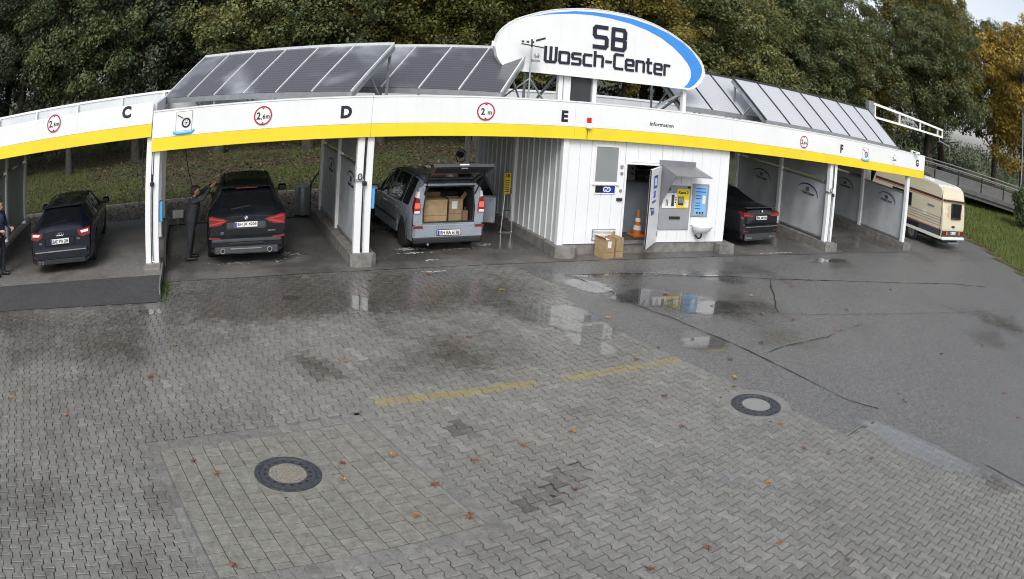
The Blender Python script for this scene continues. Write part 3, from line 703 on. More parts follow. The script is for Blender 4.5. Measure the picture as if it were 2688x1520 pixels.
def post(x0,x1,y0,y1,z0,z1,mat='white_paint'):
    p=box('post',mat,BLD,x0,x1,y0,y1,z0,z1,.006); box('base_plate','galvanised',p,x0-.03,x1+.03,y0-.03,y1+.03,z0-.012,z0+.006)
    return p
# kerb-like concrete footings with rounded-off noses
def footing(x0,x1,y0,y1,h,nose=.12,z=0.0):
    c=nose; poly=[(x0,y1),(x0,y0+c),(x0+c,y0),(x1-c,y0),(x1,y0+c),(x1,y1)]
    return MB().prism(poly,'Z',z-.05,h).build('footing','footing_concrete',BLD)
footing(3.44,3.98,15.30,20.5,.235); footing(7.93,8.47,15.28,15.95,.235); footing(7.98,8.16,15.951,20.6,.235,.001); footing(12.52,13.02,15.30,15.80,.235,.03)
footing(16.86,17.44,15.28,20.5,.235,.05); footing(21.62,22.14,15.30,20.5,.235,.05); footing(-6.30,-5.80,15.4,20.5,.55,.05,.2)
MB().box(-1.26,-.83,15.10,15.95,.20,.285,.01).build('footing','footing_concrete',BLD)
# front posts
HB=.245
def pair(xa,xb,w,z0,z1,z2=None,y=15.52):
    post(xa,xa+w,y,y+.14,z0,z1); post(xb-w,xb,y,y+.14,z0,z2 or z1)
    box('slot_shade','hose_black',BLD,xa+w+.004,xb-w-.004,y+.05,y+.09,z0,z1)  # black strip added in the gap to stand for its shade
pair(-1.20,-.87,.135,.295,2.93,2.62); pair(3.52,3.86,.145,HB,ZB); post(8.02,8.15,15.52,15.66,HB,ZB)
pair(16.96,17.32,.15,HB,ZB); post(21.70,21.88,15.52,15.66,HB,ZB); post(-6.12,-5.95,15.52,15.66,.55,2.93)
for x,z,zt in ((3.60,HB,2.62),(17.02,HB,2.62),(21.72,HB,2.62),(-6.1,.55,2.93)):
    for y in (17.95,20.3): post(x,x+.14,y,y+.14,z,zt,'white_plain')
post(-1.06,-.92,17.95,18.09,.31,2.62,'white_plain'); post(-1.06,-.92,20.3,20.44,.31,2.62,'white_plain'); post(8.03,8.14,20.62,20.74,.0,ZB,'white_plain'); post(7.72,7.84,20.62,20.76,.0,ZB)
# grey tarpaulin screens with printed emblem
def screen(x,y0,y1,z0,z1,ztop,logo=True,seed=0):
    ny,nz=28,18; mb=MB(); V=[];Fx=[]
    for j in range(nz+1):
        for i in range(ny+1):
            u,v=i/ny,j/nz; w=math.sin(PI*u)*math.sin(PI*v)
            d=.012*w*math.sin(17*u+4*v+seed)+.016*n2(u*6+seed,v*1.6,1.0,seed)*min(1,w*2.5)+.010*math.sin(9*(u+v*.8)*PI)*max(0,1-v*1.8)*w
            V.append((x+d,y0+(y1-y0)*u,z0+(z1-z0)*v))
    for j in range(nz):
        for i in range(ny): a=j*(ny+1)+i; Fx.append((a,a+1,a+ny+2,a+ny+1))
    mb.add(V,Fx); s=mb.build('screen','tarp',BLD,40)
    box('screen_rail','galvanised',s,x-.025,x+.025,y0,y1,z1+.001,z1+.045); box('screen_rail','galvanised',s,x-.025,x+.025,y0,y1,z0-.05,z0-.001)
    if seed not in (5,): box('upper_sheet','translucent_sheet',s,x-.006,x+.006,y0,y1,z1+.12,ztop)
    if logo:
        yc=y0+(y1-y0)*.42; zc=z1-.40; xx=x-.022
        text('emblem_text','tarp_print',s,'SB',(xx,yc,zc+.06),.16,'-X',.004); text('emblem_text','tarp_print',s,'Wasch-Center',(xx,yc-.02,zc-.06),.10,'-X',.003,width=.62)
        ar=MB()
        for k in range(14):
            t0,t1=PI*(.80-.83*k/14),PI*(.80-.83*(k+1)/14); wd=.012+.035*math.sin(PI*min(1,(k+1)/15))
            P=lambda t,o:(xx-.002,yc+.02-(.52+o)*math.cos(t),zc-.10+(.32+o*.8)*math.sin(t))
            ar.quad(P(t0,-wd/2),P(t0,wd/2),P(t1,wd/2),P(t1,-wd/2))
        ar.build('emblem_arc','tarp_print',s)
    return s
screen(3.67,15.70,17.93,.33,1.93,2.60,True,1); screen(3.67,18.11,20.28,.33,1.93,2.60,True,2)
screen(17.10,15.70,17.93,.33,1.95,2.60,True,3); screen(17.10,18.11,20.28,.33,1.95,2.60,True,4)
screen(21.79,15.70,17.93,.33,1.95,2.60,True,5); screen(21.79,18.11,20.28,.33,1.95,2.60,True,6)
screen(-6.03,15.70,17.93,.70,2.25,2.9,True,7); screen(-6.03,18.11,20.28,.70,2.25,2.9,True,8)
# office: ribbed side wall, panelled front
def ribwall(x,y0,y1,z0,z1,pitch=.30,face=-1):
    mb=MB(); y=y0; V=[];n=0
    pr=[]
    while y<y1-1e-6:
        for dy,dx in ((0,0),(pitch*.80,0),(pitch*.86,.022),(pitch*.94,.022)): 
            if y+dy<y1: pr.append((y+dy,dx))
        y+=pitch
    pr.append((y1,0))
    for (yy,d) in pr: V+=[(x+face*d,yy,z0),(x+face*d,yy,z1)]
    mb.add(V,[(2*i,2*i+1,2*i+3,2*i+2) for i in range(len(pr)-1)]); return mb.build('ribbed_wall','corrugated',BLD)
ribwall(8.10,15.70,18.04,.235,ZB); ribwall(8.10,18.20,20.62,.235,ZB); post(8.02,8.14,18.05,18.19,.235,ZB)
box('office_wall','white_panel',BLD,8.135,8.16,15.70,20.6,.235,ZB); box('office_wall','white_panel',BLD,12.74,12.79,15.64,20.6,.235,ZB); box('office_wall','white_panel',BLD,8.165,12.735,20.55,20.6,.235,ZB)
box('plinth','footing_concrete',BLD,8.475,12.515,15.60,15.70,-.05,.245)
YO=15.57
def front_panels(xa,xb,z0,z1,n):
    w=(xb-xa)/n
    for k in range(n): box('wall_panel','white_panel',BLD,xa+k*w+.003,xa+(k+1)*w-.003,YO,YO+.06,z0,z1,.004)
front_panels(8.16,9.63,.25,ZB,5); front_panels(10.66,12.79,.25,ZB,7); front_panels(9.636,10.655,2.145,ZB,3)
box('corner_strip','black_plastic',BLD,8.151,8.159,15.56,15.6,.25,ZB)
dfr=MB().box(9.632,9.685,YO-.015,YO+.07,.25,2.14).box(10.605,10.655,YO-.015,YO+.07,.25,2.14).box(9.686,10.604,YO-.015,YO+.07,2.09,2.14).build('door_frame','white_plain',BLD)
box('door_sill','galvanised',BLD,9.69,10.60,YO-.03,YO+.2,.24,.262)
# room behind the door
box('room_floor','room_floor',BLD,8.17,12.73,15.72,20.54,.20,.25); box('room_ceiling','room_wall',BLD,8.17,12.73,15.64,20.54,2.60,2.615)
# window with blind, small window, vent grille
wf=MB().box(8.82,9.47,YO-.025,YO-.002,1.62,1.665).box(8.82,9.47,YO-.025,YO-.002,2.465,2.51).box(8.82,8.86,YO-.025,YO-.002,1.666,2.464).box(9.43,9.47,YO-.025,YO-.002,1.666,2.464).build('window','white_plain',BLD)
box('pane','window_blind',wf,8.861,9.429,YO-.012,YO-.004,1.667,2.463); box('window_sill','white_plain',wf,8.80,9.49,YO-.05,YO-.003,1.595,1.619)
w2=MB().box(8.86,9.42,YO-.022,YO-.002,1.385,1.41).box(8.86,9.42,YO-.022,YO-.002,1.575,1.594).box(8.86,8.885,YO-.022,YO-.002,1.411,1.574).box(9.395,9.42,YO-.022,YO-.002,1.411,1.574).build('window','white_plain',BLD)
box('pane','glass_dark',w2,8.886,9.394,YO-.012,YO-.004,1.412,1.573)
sw=MB()
for k in range(16):
    t0,t1=PI*1.5*k/16,PI*1.5*(k+1)/16
    for cx,s_,o in ((9.22,1,0),(9.16,-1,0)):
        P=lambda t,r:(cx+s_*.06*math.sin(t)*r,YO-.0135-.0005*(s_>0),1.492+.055*math.cos(t)*r*s_)
        sw.quad(P(t0,.7),P(t0,1.15),P(t1,1.15),P(t1,.7))
sw.build('window_emblem','white_plain',w2); box('window_poster','plate_blue',w2,9.08,9.36,YO-.0129,YO-.0122,1.42,1.565)
vg=box('vent_grille','grey_steel',BLD,8.90,9.50,YO-.02,YO-.002,.32,.58)
for k in range(8): box('vent_slat','white_plain',vg,8.915,9.485,YO-.034,YO-.0205,.335+k*.03,.352+k*.03)
# open door leaf (hinged at the right, swung out towards the yard)
D=bpy.data.objects.new('door',None); C.objects.link(D); D.parent=BLD; D.location=(10.61,15.54,0); D.rotation_euler=(0,0,R(43))
box('door_leaf','door_white',D,-.955,0,-.025,.02,.265,2.085,.005)
box('door_lining','white_plain',D,-.93,-.03,.0205,.028,.33,2.03)
box('door_edge','black_plastic',D,-.962,-.956,-.02,.015,.27,2.08)
h=MB().box(-.88,-.855,-.07,-.026,1.18,1.205).box(-.88,-.76,-.085,-.071,1.18,1.205).box(-.88,-.855,.029,.07,1.18,1.205).box(-.88,-.76,.071,.085,1.18,1.205).build('door_handle','dark_steel',D)
for z in (.42,1.9): box('hinge','galvanised',D,-.02,.015,-.045,-.026,z,z+.12)
box('door_poster','plate_blue',D,-.70,-.36,-.0285,-.0255,1.62,1.92); box('door_poster','plate_blue',D,-.74,-.40,-.0285,-.0255,1.28,1.34)
text('door_lettering','plate_blue',D,'SB',(-.55,-.027,1.48),.22,'-Y',.006); text('door_lettering','plate_blue',D,'Info',(-.60,-.027,1.08),.2,'-Y',.006); box('door_notice','paper',D,-.62,-.42,-.0315,-.029,1.68,1.86)
# lettering on the fascia
for ch,x,z in (('C',-1.76,3.52),('D',3.20,3.15),('E',7.945,3.12),('F',17.36,3.13),('G',22.2,3.15)):
    text('bay_letter','dark_navy',BLD,ch,(x,YF-(.003 if ch!='C' else -.006),z),.32,'-Y',.016,height=.26)
text('fascia_lettering','black_print',BLD,'Information',(10.48,YF-.003,3.10),.13,'-Y',.002,width=.68)
# ------------------------------------------------------------------ fascia signs
def disc_ring(mb,cx,cz,y,r0,r1,n=40):
    P=lambda t,r:(cx+r*math.cos(t),y,cz+r*math.sin(t))
    for k in range(n):
        t0,t1=2*PI*k/n,2*PI*(k+1)/n
        if r0>0: mb.quad(P(t0,r0),P(t0,r1),P(t1,r1),P(t1,r0))
        else: mb.add([(cx,y,cz),P(t0,r1),P(t1,r1)],[(0,1,2)])
def limit_sign(label,x,z,txt,yb,ring=True,r=.20):
    t=thing('height_limit_sign',label,'sign',(x,yb,z),0,'height limit signs on the fascia')
    MB().lathe([(r,-.012),(r,-.002)],40,'Y').build('sign_disc','white_plain',t)
    if ring:
        mb=MB(); disc_ring(mb,0,0,-.0135,r*.83,r*.985); mb.build('red_ring','red_print',t)
    for s in (1,-1): MB().add([(-.035,-.0138,s*r*.80),(.035,-.0138,s*r*.80),(0,-.0138,s*r*.66)],[(0,1,2)]).build('arrow_mark','black_print',t)
    for ss,dx,dz,h in txt: text('digits','black_print',t,ss,(dx,-.0145,dz),.16,'-Y',.004,width=h*{'2':.58,',':.5,'6':.62,'m':1.25}[ss],height=h)
    return t
limit_sign('round red-ringed 2,6 m height sign to the left of letter C',-3.73,3.52,(('2',-.095,.0,.15),(',',-.03,-.075,.045),('6',.025,-.02,.095),('m',.105,-.032,.065)),YF+.008)
limit_sign('round red-ringed 2,6 m height sign between wheel pictogram and letter D',1.43,3.165,(('2',-.095,.0,.15),(',',-.03,-.075,.045),('6',.025,-.02,.095),('m',.105,-.032,.065)),YF-.001)
limit_sign('round red-ringed 2 m height sign to the left of letter E',6.14,3.15,(('2',-.065,-.0,.145),('m',.085,-.03,.07)),YF-.001)
limit_sign('small round red-ringed height sign to the left of letter F',15.52,3.14,(('2',-.085,.0,.14),(',',-.025,-.065,.04),('6',.025,-.02,.09),('m',.10,-.03,.06)),YF-.001,r=.185)
limit_sign('faded height sign without red ring to the left of letter G',20.5,3.12,(('2',-.075,.0,.13),(',',-.02,-.06,.04),('6',.03,-.02,.085),('m',.10,-.03,.06)),YF-.001,False,.18)
def wheel_sign(label,x,z,s=1.0):
    t=thing('wheel_wash_sign',label,'sign',(x,YF-.001,z),0,'wheel wash pictograms on the fascia'); t.scale=(s,1,s)
    box('sign_board','white_plain',t,-.19,.19,-.010,-.001,-.19,.21)
    mb=MB().box(-.19,-.184,-.0125,-.0105,-.19,.21).box(.184,.19,-.0125,-.0105,-.19,.21).box(-.184,.184,-.0125,-.0105,.204,.21); mb.build('sign_border','black_print',t)
    mb=MB(); disc_ring(mb,.055,-.035,-.0135,.068,.105); mb.build('wheel_mark','dark_navy',t); mb=MB(); disc_ring(mb,.055,-.035,-.0135,0,.02,16); mb.build('wheel_hub','dark_navy',t)
    for k in range(6): a=2*PI*k/6; hub=MB(); disc_ring(hub,.055+.045*math.cos(a),-.035+.045*math.sin(a),-.0136,0,.010,8); hub.build('wheel_bolt','dark_navy',t)
    MB().bar((-.16,-.0135,.14),(-.02,-.0135,.06),.004,.02).build('spray_lance','black_print',t)
    mb=MB(); L=[]
    MB().tube([(-.24,-.012,-.20),(-.18,-.012,-.24),(0,-.012,-.245),(.18,-.012,-.235),(.25,-.012,-.18)],[.018,.03,.03,.03,.018],8).build('water_mark','light_blue',t)
wheel_sign('wheel wash pictogram with blue water line at the left end of fascia beside bay D',-.34,3.19)
wheel_sign('wheel wash pictogram between letters F and G on the fascia',18.67,3.12,.92)
# alarm light and fascia camera
t=thing('alarm_light','white alarm box with red light on the fascia beside letter E','alarm light',(8.52,YF,2.88)); box('housing','white_plain',t,-.06,.06,-.10,-.001,0,.12,.008); MB().box(-.045,.045,-.085,-.01,.121,.245,.012).build('red_lens','red',t); MB().tube([(-.02,-.03,0),(-.02,-.03,-.25)],.006,6).build('cable','hose_black',t)
t=thing('security_camera','small white camera above letter G on the fascia edge','camera',(21.75,15.40,3.48)); MB().box(-.04,.04,-.02,.05,-.002,.10).bar((0,-.02,.08),(.18,-.12,.06),.03).build('bracket','white_plain',t); MB().lathe([(.05,-.12),(.05,.08),(.03,.1)],12,'X',(.25,-.14,.04)).build('camera_body','white_plain',t); MB().lathe([(.035,0),(.03,.03)],12,'X',(.33,-.14,.02)).build('lens','black_gloss',t)
# ------------------------------------------------------------------ roof sign
t=thing('roof_sign','oval white roof sign with blue swoosh reading SB Wasch-Center','sign',(0,16.5,0))
OUT=[(6.68,4.62),(6.69,4.75),(6.74,4.92),(6.86,5.09),(7.02,5.24),(7.23,5.37),(7.46,5.47),(7.78,5.59),(8.13,5.69),(8.45,5.75),(8.8,5.80),(9.2,5.83),(9.57,5.835),(10.0,5.82),(10.47,5.765),(10.8,5.70),(11.11,5.61),(11.42,5.505),(11.71,5.37),(11.97,5.23),(12.2,5.06),(12.35,4.93),(12.46,4.78),(12.51,4.62),(12.49,4.46),(12.41,4.31),(12.29,4.18),(12.14,4.08),(11.95,4.04),(10.25,4.02),(8.82,4.03),(7.35,4.06),(7.05,4.09),(6.86,4.20),(6.74,4.38)]
MB().prism(OUT,'Y',0,.12).build('sign_panel','sign_white',t)
ed=MB(); 
for a,b in zip(OUT,OUT[1:]+OUT[:1]): ed.bar((a[0],.06,a[1]),(b[0],.06,b[1]),.145,.018)
ed.build('edge_trim','white_plain',t)
so=[(7.49,5.43),(8.0,5.585),(8.59,5.70),(9.08,5.745),(9.57,5.755),(10.2,5.725),(10.79,5.63),(11.3,5.50),(11.78,5.30),(12.08,5.11),(12.31,4.88),(12.41,4.73),(12.43,4.60),(12.39,4.45),(12.3,4.32),(12.18,4.19),(12.03,4.09)]
si=[(7.49,5.43),(8.0,5.55),(8.59,5.63),(9.08,5.655),(9.58,5.64),(10.15,5.58),(10.64,5.48),(11.08,5.33),(11.45,5.14),(11.72,4.95),(11.93,4.76),(12.02,4.64),(12.06,4.52),(12.06,4.40),(12.02,4.29),(11.94,4.17),(11.84,4.08)]
mb=MB(); n=len(so); mb.add([(x,-.004,z) for x,z in so]+[(x,-.004,z) for x,z in si],[(i,i+1,n+i+1,n+i) for i in range(n-1)]); mb.build('swoosh','sign_blue',t)
stroke_text('sign_letter','dark_navy',t,'SB',9.10,4.79,10.05,5.42,-.011,.105,.52)
stroke_text('sign_letter','dark_navy',t,'Wasch-Center',7.87,4.31,11.39,4.74,-.011,.066,.40)
for x in (8.36,9.26,11.93): box('sign_post','white_paint',t,x,x+.11,.14,.26,3.10,4.45 if x>11 else 4.6)
box('rear_cabinet','dark_steel',t,8.70,9.22,.16,.7,3.10,4.1); box('side_plate','white_paint',t,8.50,8.68,.15,.19,3.10,4.15)
for a,b in (((11.98,.2,3.95),(10.6,.25,3.12)),((11.98,.25,3.9),(11.98,1.6,3.12)),((8.4,.25,4.1),(8.4,1.7,3.12))): MB().bar(a,b,.05).build('brace','galvanised',t)
# ------------------------------------------------------------------ solar collector arrays
def array(label,x,y,ang,L,n,a,b,Z,glass='collector_glass'):
    t=thing('solar_array',label,'solar panels',(x,y,Z),-ang,'solar collector arrays on the roof')
    th=math.atan2(b,a); sl=math.hypot(a,b); cs,sn=math.cos(th),math.sin(th)
    P=lambda u,v,w=0:(u,v*cs-w*sn,v*sn+w*cs)
    w=L/n
    for k in range(n):
        me=MB().box(-w/2+.02,w/2-.02,.03,sl-.03,-.05,.0)
        o=me.build('collector',glass,t); o.location=(k*w+w/2,0,0); o.rotation_euler=(th,0,0)
    fr_=MB()
    for k in range(n+1): fr_.bar(P(k*w,0,.0),P(k*w,sl,.0),.032,.06,up=P(0,0,1))
    fr_.bar(P(0,sl,.0),P(L,sl,.0),.06,.09,up=(0,0,1)); fr_.build('frame','frame_pale' if glass=='collector_glass' else 'dark_steel',t)
    MB().bar(P(-.02,-.02,-.06),P(L+.02,-.02,-.06),.06,.13).build('lower_beam','grey_steel',t)
    for u in (.02,L-.02): MB().bar(P(u,0,-.10),P(u,sl,-.10),.05,.12,up=P(0,0,1)).build('side_beam','galvanised',t)
    zr=3.105-Z
    for u in [0.06+(L-.12)*q/max(2,n//2) for q in range(max(2,n//2)+1)]:
        MB().bar((u,a-.03,b-.12),(u,a-.03,zr),.05).bar((u,a*.96,zr+.05),(u,a*.45,b*.45-.1),.035).bar((u,.02,-.12),(u,.02,zr),.05).bar((u,.02,zr+.02),(u,a,zr+.02),.04).build('support_strut','galvanised',t)
A_,B_,Z_=1.666,1.040,3.561
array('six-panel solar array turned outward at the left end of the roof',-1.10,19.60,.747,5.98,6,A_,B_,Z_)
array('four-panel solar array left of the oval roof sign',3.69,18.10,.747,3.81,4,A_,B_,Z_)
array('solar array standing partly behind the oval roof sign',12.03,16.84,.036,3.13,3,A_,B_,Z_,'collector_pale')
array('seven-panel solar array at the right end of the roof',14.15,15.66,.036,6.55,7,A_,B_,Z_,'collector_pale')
# lifting-boom truss behind the right roof end
t=thing('steel_boom','white lattice boom reaching out beyond the right roof end','boom',(23.1,19.0,0))
MB().box(-.06,.30,-.1,.1,-.05,5.05).build('mast','galvanised',t)
MB().bar((.30,0,4.97),(6.75,0,4.74),.10,.10).build('upper_chord','white_plain',t); MB().bar((.30,0,4.42),(6.75,0,4.40),.10,.09).build('lower_chord','white_plain',t)
for x in (.5,2.5,4.4,6.2,6.72): MB().bar((x,0,4.42),(x,0,4.96-.035*x),.07).build('web_bar','white_plain',t)
MB().bar((6.4,0,4.36),(6.4,0,4.12),.05).bar((6.4,0,4.2),(7.6,0,4.05),.05).bar((7.6,0,4.05),(7.6,0,3.6),.03).build('hose_arm','galvanised',t)
# weather mast left of the sign
t=thing('weather_mast','thin mast with small weather sensors beside the oval roof sign','mast',(7.42,16.2,3.10)); MB().tube([(0,0,0),(0,0,1.55)],.022,8).build('pole','galvanised',t)
MB().bar((-.25,0,1.62),(.30,0,1.56),.03).bar((0,0,1.55),(0,0,1.75),.03).build('cross_arm','dark_steel',t)
for dx in (-.22,-.1,.02): MB().lathe([(.03,0),(.035,.05)],8,'Z',(dx,0,1.63+.02)).build('wind_cup','dark_steel',t)
MB().bar((.1,0,1.72),(.32,0,1.80),.035,.05).build('wind_vane','dark_steel',t); MB().lathe([(.05,0),(.06,.06),(.05,.12)],10,'Z',(.14,0,1.30)).box(.02,.2,-.05,.05,1.20,1.26).build('sensor','galvanised',t)
MB().bar((0,0,.8),(-.7,.6,.02),.035).bar((0,0,.8),(.8,.5,.02),.035).build('stay','galvanised',t)
# ------------------------------------------------------------------ things at the office front
t=thing('payment_terminal','grey payment terminal with yellow and white front under metal hood','terminal',(11.12,15.568,0))
box('cover_panel','kiosk_grey',t,-.46,.46,-.03,-.002,.56,1.64,.006)
box('front_yellow','yellow',t,.02,.40,-.05,-.031,1.09,1.57,.004); box('front_white','white_plain',t,-.40,.015,-.05,-.031,1.09,1.45,.004)
text('terminal_lettering','black_print',t,'Kasse 2',(.21,-.0525,1.48),.09,'-Y',.003,width=.30)
box('screen','dark_steel',t,.06,.22,-.06,-.051,1.17,1.38); box('screen_glass','galvanised',t,.075,.205,-.064,-.0605,1.22,1.36)
box('coin_slot','dark_steel',t,-.14,-.06,-.058,-.051,1.14,1.42); box('notice','paper',t,.27,.38,-.053,-.0505,1.12,1.30)
for k in range(3): box('button','black_plastic',t,-.03,.0,-.058,-.051,1.22+k*.06,1.25+k*.06)
text('terminal_lettering','black_print',t,'1',(-.08,-.0525,1.47),.08,'-Y',.003); box('receipt_tray','black_plastic',t,-.16,.16,-.07,-.031,.83,.89,.008)
for cx in (-.30,-.26): box('fine_print','black_print',t,cx,cx+.02,-.0515,-.0503,1.14,1.30)
box('lock_plate','black_plastic',t,.34,.42,-.045,-.031,1.58,1.635)
# hood: back frame, side cheek, roof plate
hd=MB().box(-.54,.53,-.05,-.002,2.12,2.24).box(-.54,-.47,-.05,-.002,1.12,2.119).build('hood_frame','checker_metal',t)
MB().prism([(-.05,2.12),(-.66,1.97),(-.62,1.93),(-.05,1.15)],'X',-.475,-.465).build('hood_cheek','checker_metal',t)
MB().add([(-.48,-.04,2.13),(.53,-.04,2.13),(.60,-.68,1.975),(-.48,-.68,1.975),(-.48,-.04,2.11),(.53,-.04,2.11),(.60,-.68,1.955),(-.48,-.68,1.955)],[(0,1,2,3),(7,6,5,4),(3,2,6,7),(0,3,7,4),(1,5,6,2)]).build('hood_roof','checker_metal',t)
MB().tube([(-.36,-.12,1.62),(-.30,-.14,1.58),(-.25,-.12,1.56)],.03,8).build('intercom','black_plastic',t)
t=thing('info_panel','grey framed light blue instruction panel right of the payment terminal','panel',(11.89,15.568,0))
box('panel_frame','kiosk_grey',t,-.26,.26,-.03,-.002,.87,1.71,.006); box('panel_face','info_blue',t,-.19,.19,-.036,-.031,.93,1.65)
for k,(z,w) in enumerate(((1.58,.30),(1.50,.32),(1.40,.18),(1.33,.18),(1.22,.16),(1.15,.16),(1.08,.16))): box('panel_line','plate_blue',t,-.16,-.16+w,-.038,-.0365,z,z+.022)
box('panel_picture','white_plain',t,.06,.16,-.038,-.0365,1.22,1.42)
for k in range(3): MB().lathe([(.022,-.06),(.022,-.0365)],10,'Y',(-.09+k*.09,0,.99)).build('knob','black_plastic',t)
t=thing('hand_basin','white ceramic hand basin with black trap on the office front wall','basin',(11.92,15.568,0))
V=[];Fc=[];NB=14
for (rx,ry,z,cy_) in ((.19,.09,.52,-.16),(.26,.15,.58,-.17),(.29,.18,.66,-.18),(.30,.185,.685,-.18),(.26,.15,.68,-.18),(.22,.12,.60,-.18),(.05,.03,.575,-.18)):
    for k in range(NB): a=2*PI*k/NB; V.append((rx*math.cos(a),min(-.003,cy_+ry*math.sin(a)),z))
for i in range(6):
    for k in range(NB): k2=(k+1)%NB; Fc.append((i*NB+k,i*NB+k2,(i+1)*NB+k2,(i+1)*NB+k))
Fc.append(tuple(range(6*NB,7*NB)))
MB().add(V,Fc).build('bowl','ceramic',t,50); box('back_splash','ceramic',t,-.28,.26,-.03,-.002,.66,.90,.01)
MB().tube([(0,-.16,.53),(0,-.16,.42),(-.02,-.13,.37),(-.06,-.1,.36),(-.08,-.06,.40),(-.08,-.002,.42)],.022,8).build('drain_trap','black_plastic',t)
MB().tube([(0,-.05,.90),(0,-.05,.95),(0,-.14,.94)],.012,8).build('tap','chrome',t)
def carton(label,x,y,rz,w,d,h,mat='cardboard',z=.002,open_=True,stk=True,name='cardboard_box'):
    t=thing(name,label,'box',(x,y,z),rz); mb=MB()
    for a in ((-w/2,w/2,-d/2,-d/2+.008),(-w/2,w/2,d/2-.008,d/2),(-w/2,-w/2+.008,-d/2+.008,d/2-.008),(w/2-.008,w/2,-d/2+.008,d/2-.008)): mb.box(a[0],a[1],a[2],a[3],0,h)
    mb.box(-w/2+.008,w/2-.008,-d/2+.008,d/2-.008,.002,.01); mb.build('carton_body',mat,t)
    if open_:
        MB().bar((-w/2,0,h),(-w/2-.05,0,h+.05),d*.98,.006,up=(1,0,1)).build('flap',mat,t); MB().bar((w/2,0,h),(w/2+.07,0,h-.05),d*.98,.006,up=(1,0,-1)).build('flap',mat,t)
        box('packing','paper',t,-w/2+.03,w/2-.03,-d/2+.03,d/2-.03,h*.6,h-.03,.02)
    else: box('lid','cardboard',t,-w/2-.002,w/2+.002,-d/2-.002,d/2+.002,h+.001,h+.006)
    if stk: box('shipping_label','paper',t,-w*.3,w*.1,-d/2-.002,-d/2-.0005,h*.55,h*.9)
    box('tape','cardboard_dark',t,-w/2-.0015,w/2+.0015,-d/2-.0012,-d/2-.0002,h*.30,h*.34)
    return t
carton('open cardboard box with white packing, left of the pair by the office door',9.14,15.36,R(14),.27,.36,.43)
carton('tall closed cardboard box, right of the pair by the office door',9.44,15.40,R(10),.21,.32,.44,open_=False,stk=False)
# inside the doorway
t=thing('storage_cabinet','tall blue grey cabinet just inside the office doorway','cabinet',(10.78,16.62,.25)); box('cabinet_body','cabinet',t,-.50,.42,0,.6,0,1.22,.01); box('cabinet_top','grey_steel',t,-.52,.44,-.02,.62,1.221,1.25)
t=thing('control_cabinet','grey wall cabinet with round dials behind the office doorway','cabinet',(10.72,17.0,1.5)); box('cabinet_body','kiosk_grey',t,-.30,.12,0,.4,0,.98,.01)
for k in range(6): MB().lathe([(.028,-.03),(.028,-.001)],10,'Y',(.02,0,.16+k*.13)).build('dial','black_plastic',t)
t=thing('shelf_rack','dark shelf rack with dials deep inside the office','shelf',(11.55,17.6,.25))
for x in (-.35,.35): box('upright','dark_steel',t,x,x+.04,0,.4,0,2.1)
for z in (.5,1.0,1.42,1.8): box('shelf','galvanised',t,-.35,.39,-.01,.41,z,z+.03)
for k in range(4): box('stored_box',('cardboard_dark','black_plastic','grey_steel','cardboard')[k],t,-.3+k*.16,-.17+k*.16,.05,.3,1.031+(k%2)*.42,1.031+(k%2)*.42+.25)
t=thing('traffic_cone','faded orange and white traffic cone standing in the office doorway','cone',(10.52,16.22,.252))
def cone_r(z): return .135-.105*z/.62
MB().box(-.19,.19,-.19,.19,0,.045,.012).build('cone_base','cone_orange',t)
for a,b,mm in ((.045,.16,'cone_orange'),(.161,.27,'white_plain'),(.271,.36,'cone_orange'),(.361,.45,'white_plain'),(.451,.64,'cone_orange')): MB().lathe([(cone_r(a),a),(cone_r(b),b)],20).build('cone_band',mm,t)
t=thing('fire_extinguisher','red fire extinguisher standing beside the open office door','fire extinguisher',(10.66,15.95,.252)); MB().lathe([(.07,0),(.078,.03),(.078,.42),(.05,.50),(.02,.53)],18).build('cylinder','red',t,40); box('extinguisher_label','paper',t,-.05,.05,-.082,-.078,.2,.36); MB().bar((-.02,0,.53),(-.10,-.02,.58),.025).build('handle','black_plastic',t); MB().tube([(.02,0,.53),(.1,-.02,.48),(.10,-.03,.2)],.01,6).build('hose','hose_black',t)
for z,nm in ((2.02,'notice_sticker'),(1.90,'notice_sticker'),(1.80,'notice_sticker')):
    pass
t=thing('letter_box','small grey keypad and bell stacked beside the office doorway','keypad',(9.55,15.568,0)); box('bell_plate','galvanised',t,-.04,.03,-.02,-.002,1.98,2.06); MB().lathe([(.035,-.03),(.035,-.002)],14,'Y',(0,0,1.87)).build('bell','galvanised',t); MB().lathe([(.035,-.03),(.035,-.002)],14,'Y',(0,0,1.47)).build('key_switch','galvanised',t); box('keypad','black_plastic',t,-.09,.04,-.05,-.002,1.24,1.30)
# ------------------------------------------------------------------ bay equipment
def lance(label,x,y,z0,z1,side=0):
    t=thing('spray_lance',label,'spray lance',(x,y,0)); MB().tube([(0,0,z1-.05),(0,0,z1-.75)],.012,8).build('hose_upper','white_plain' if side==0 else 'hose_black',t)
    MB().lathe([(.012,-.06),(.05,-.03),(.05,.03),(.012,.06)],12,'Z',(0,-.02,z1-.95)).build('holder_cup','black_plastic',t); MB().tube([(0,-.02,z1-1.0),(0,-.02,z1-1.2),(.005,-.02,z0+.15)],[.018,.012,.009],8).build('lance_tube','galvanised',t); MB().tube([(.005,-.02,z0+.15),(.01,-.03,z0+.05),(.04,-.04,z0+.04)],.012,6).build('nozzle','chrome',t)
    return t
lance('spray lance hanging on the white double post between bays C and D',-1.035,15.49,.30,2.9)
lance('spray lance hanging on the white double post between bays D and E',3.69,15.49,.25,2.62,1)
lance('spray lance hanging on the white double post between bays F and G',17.14,15.49,.25,2.62,1)
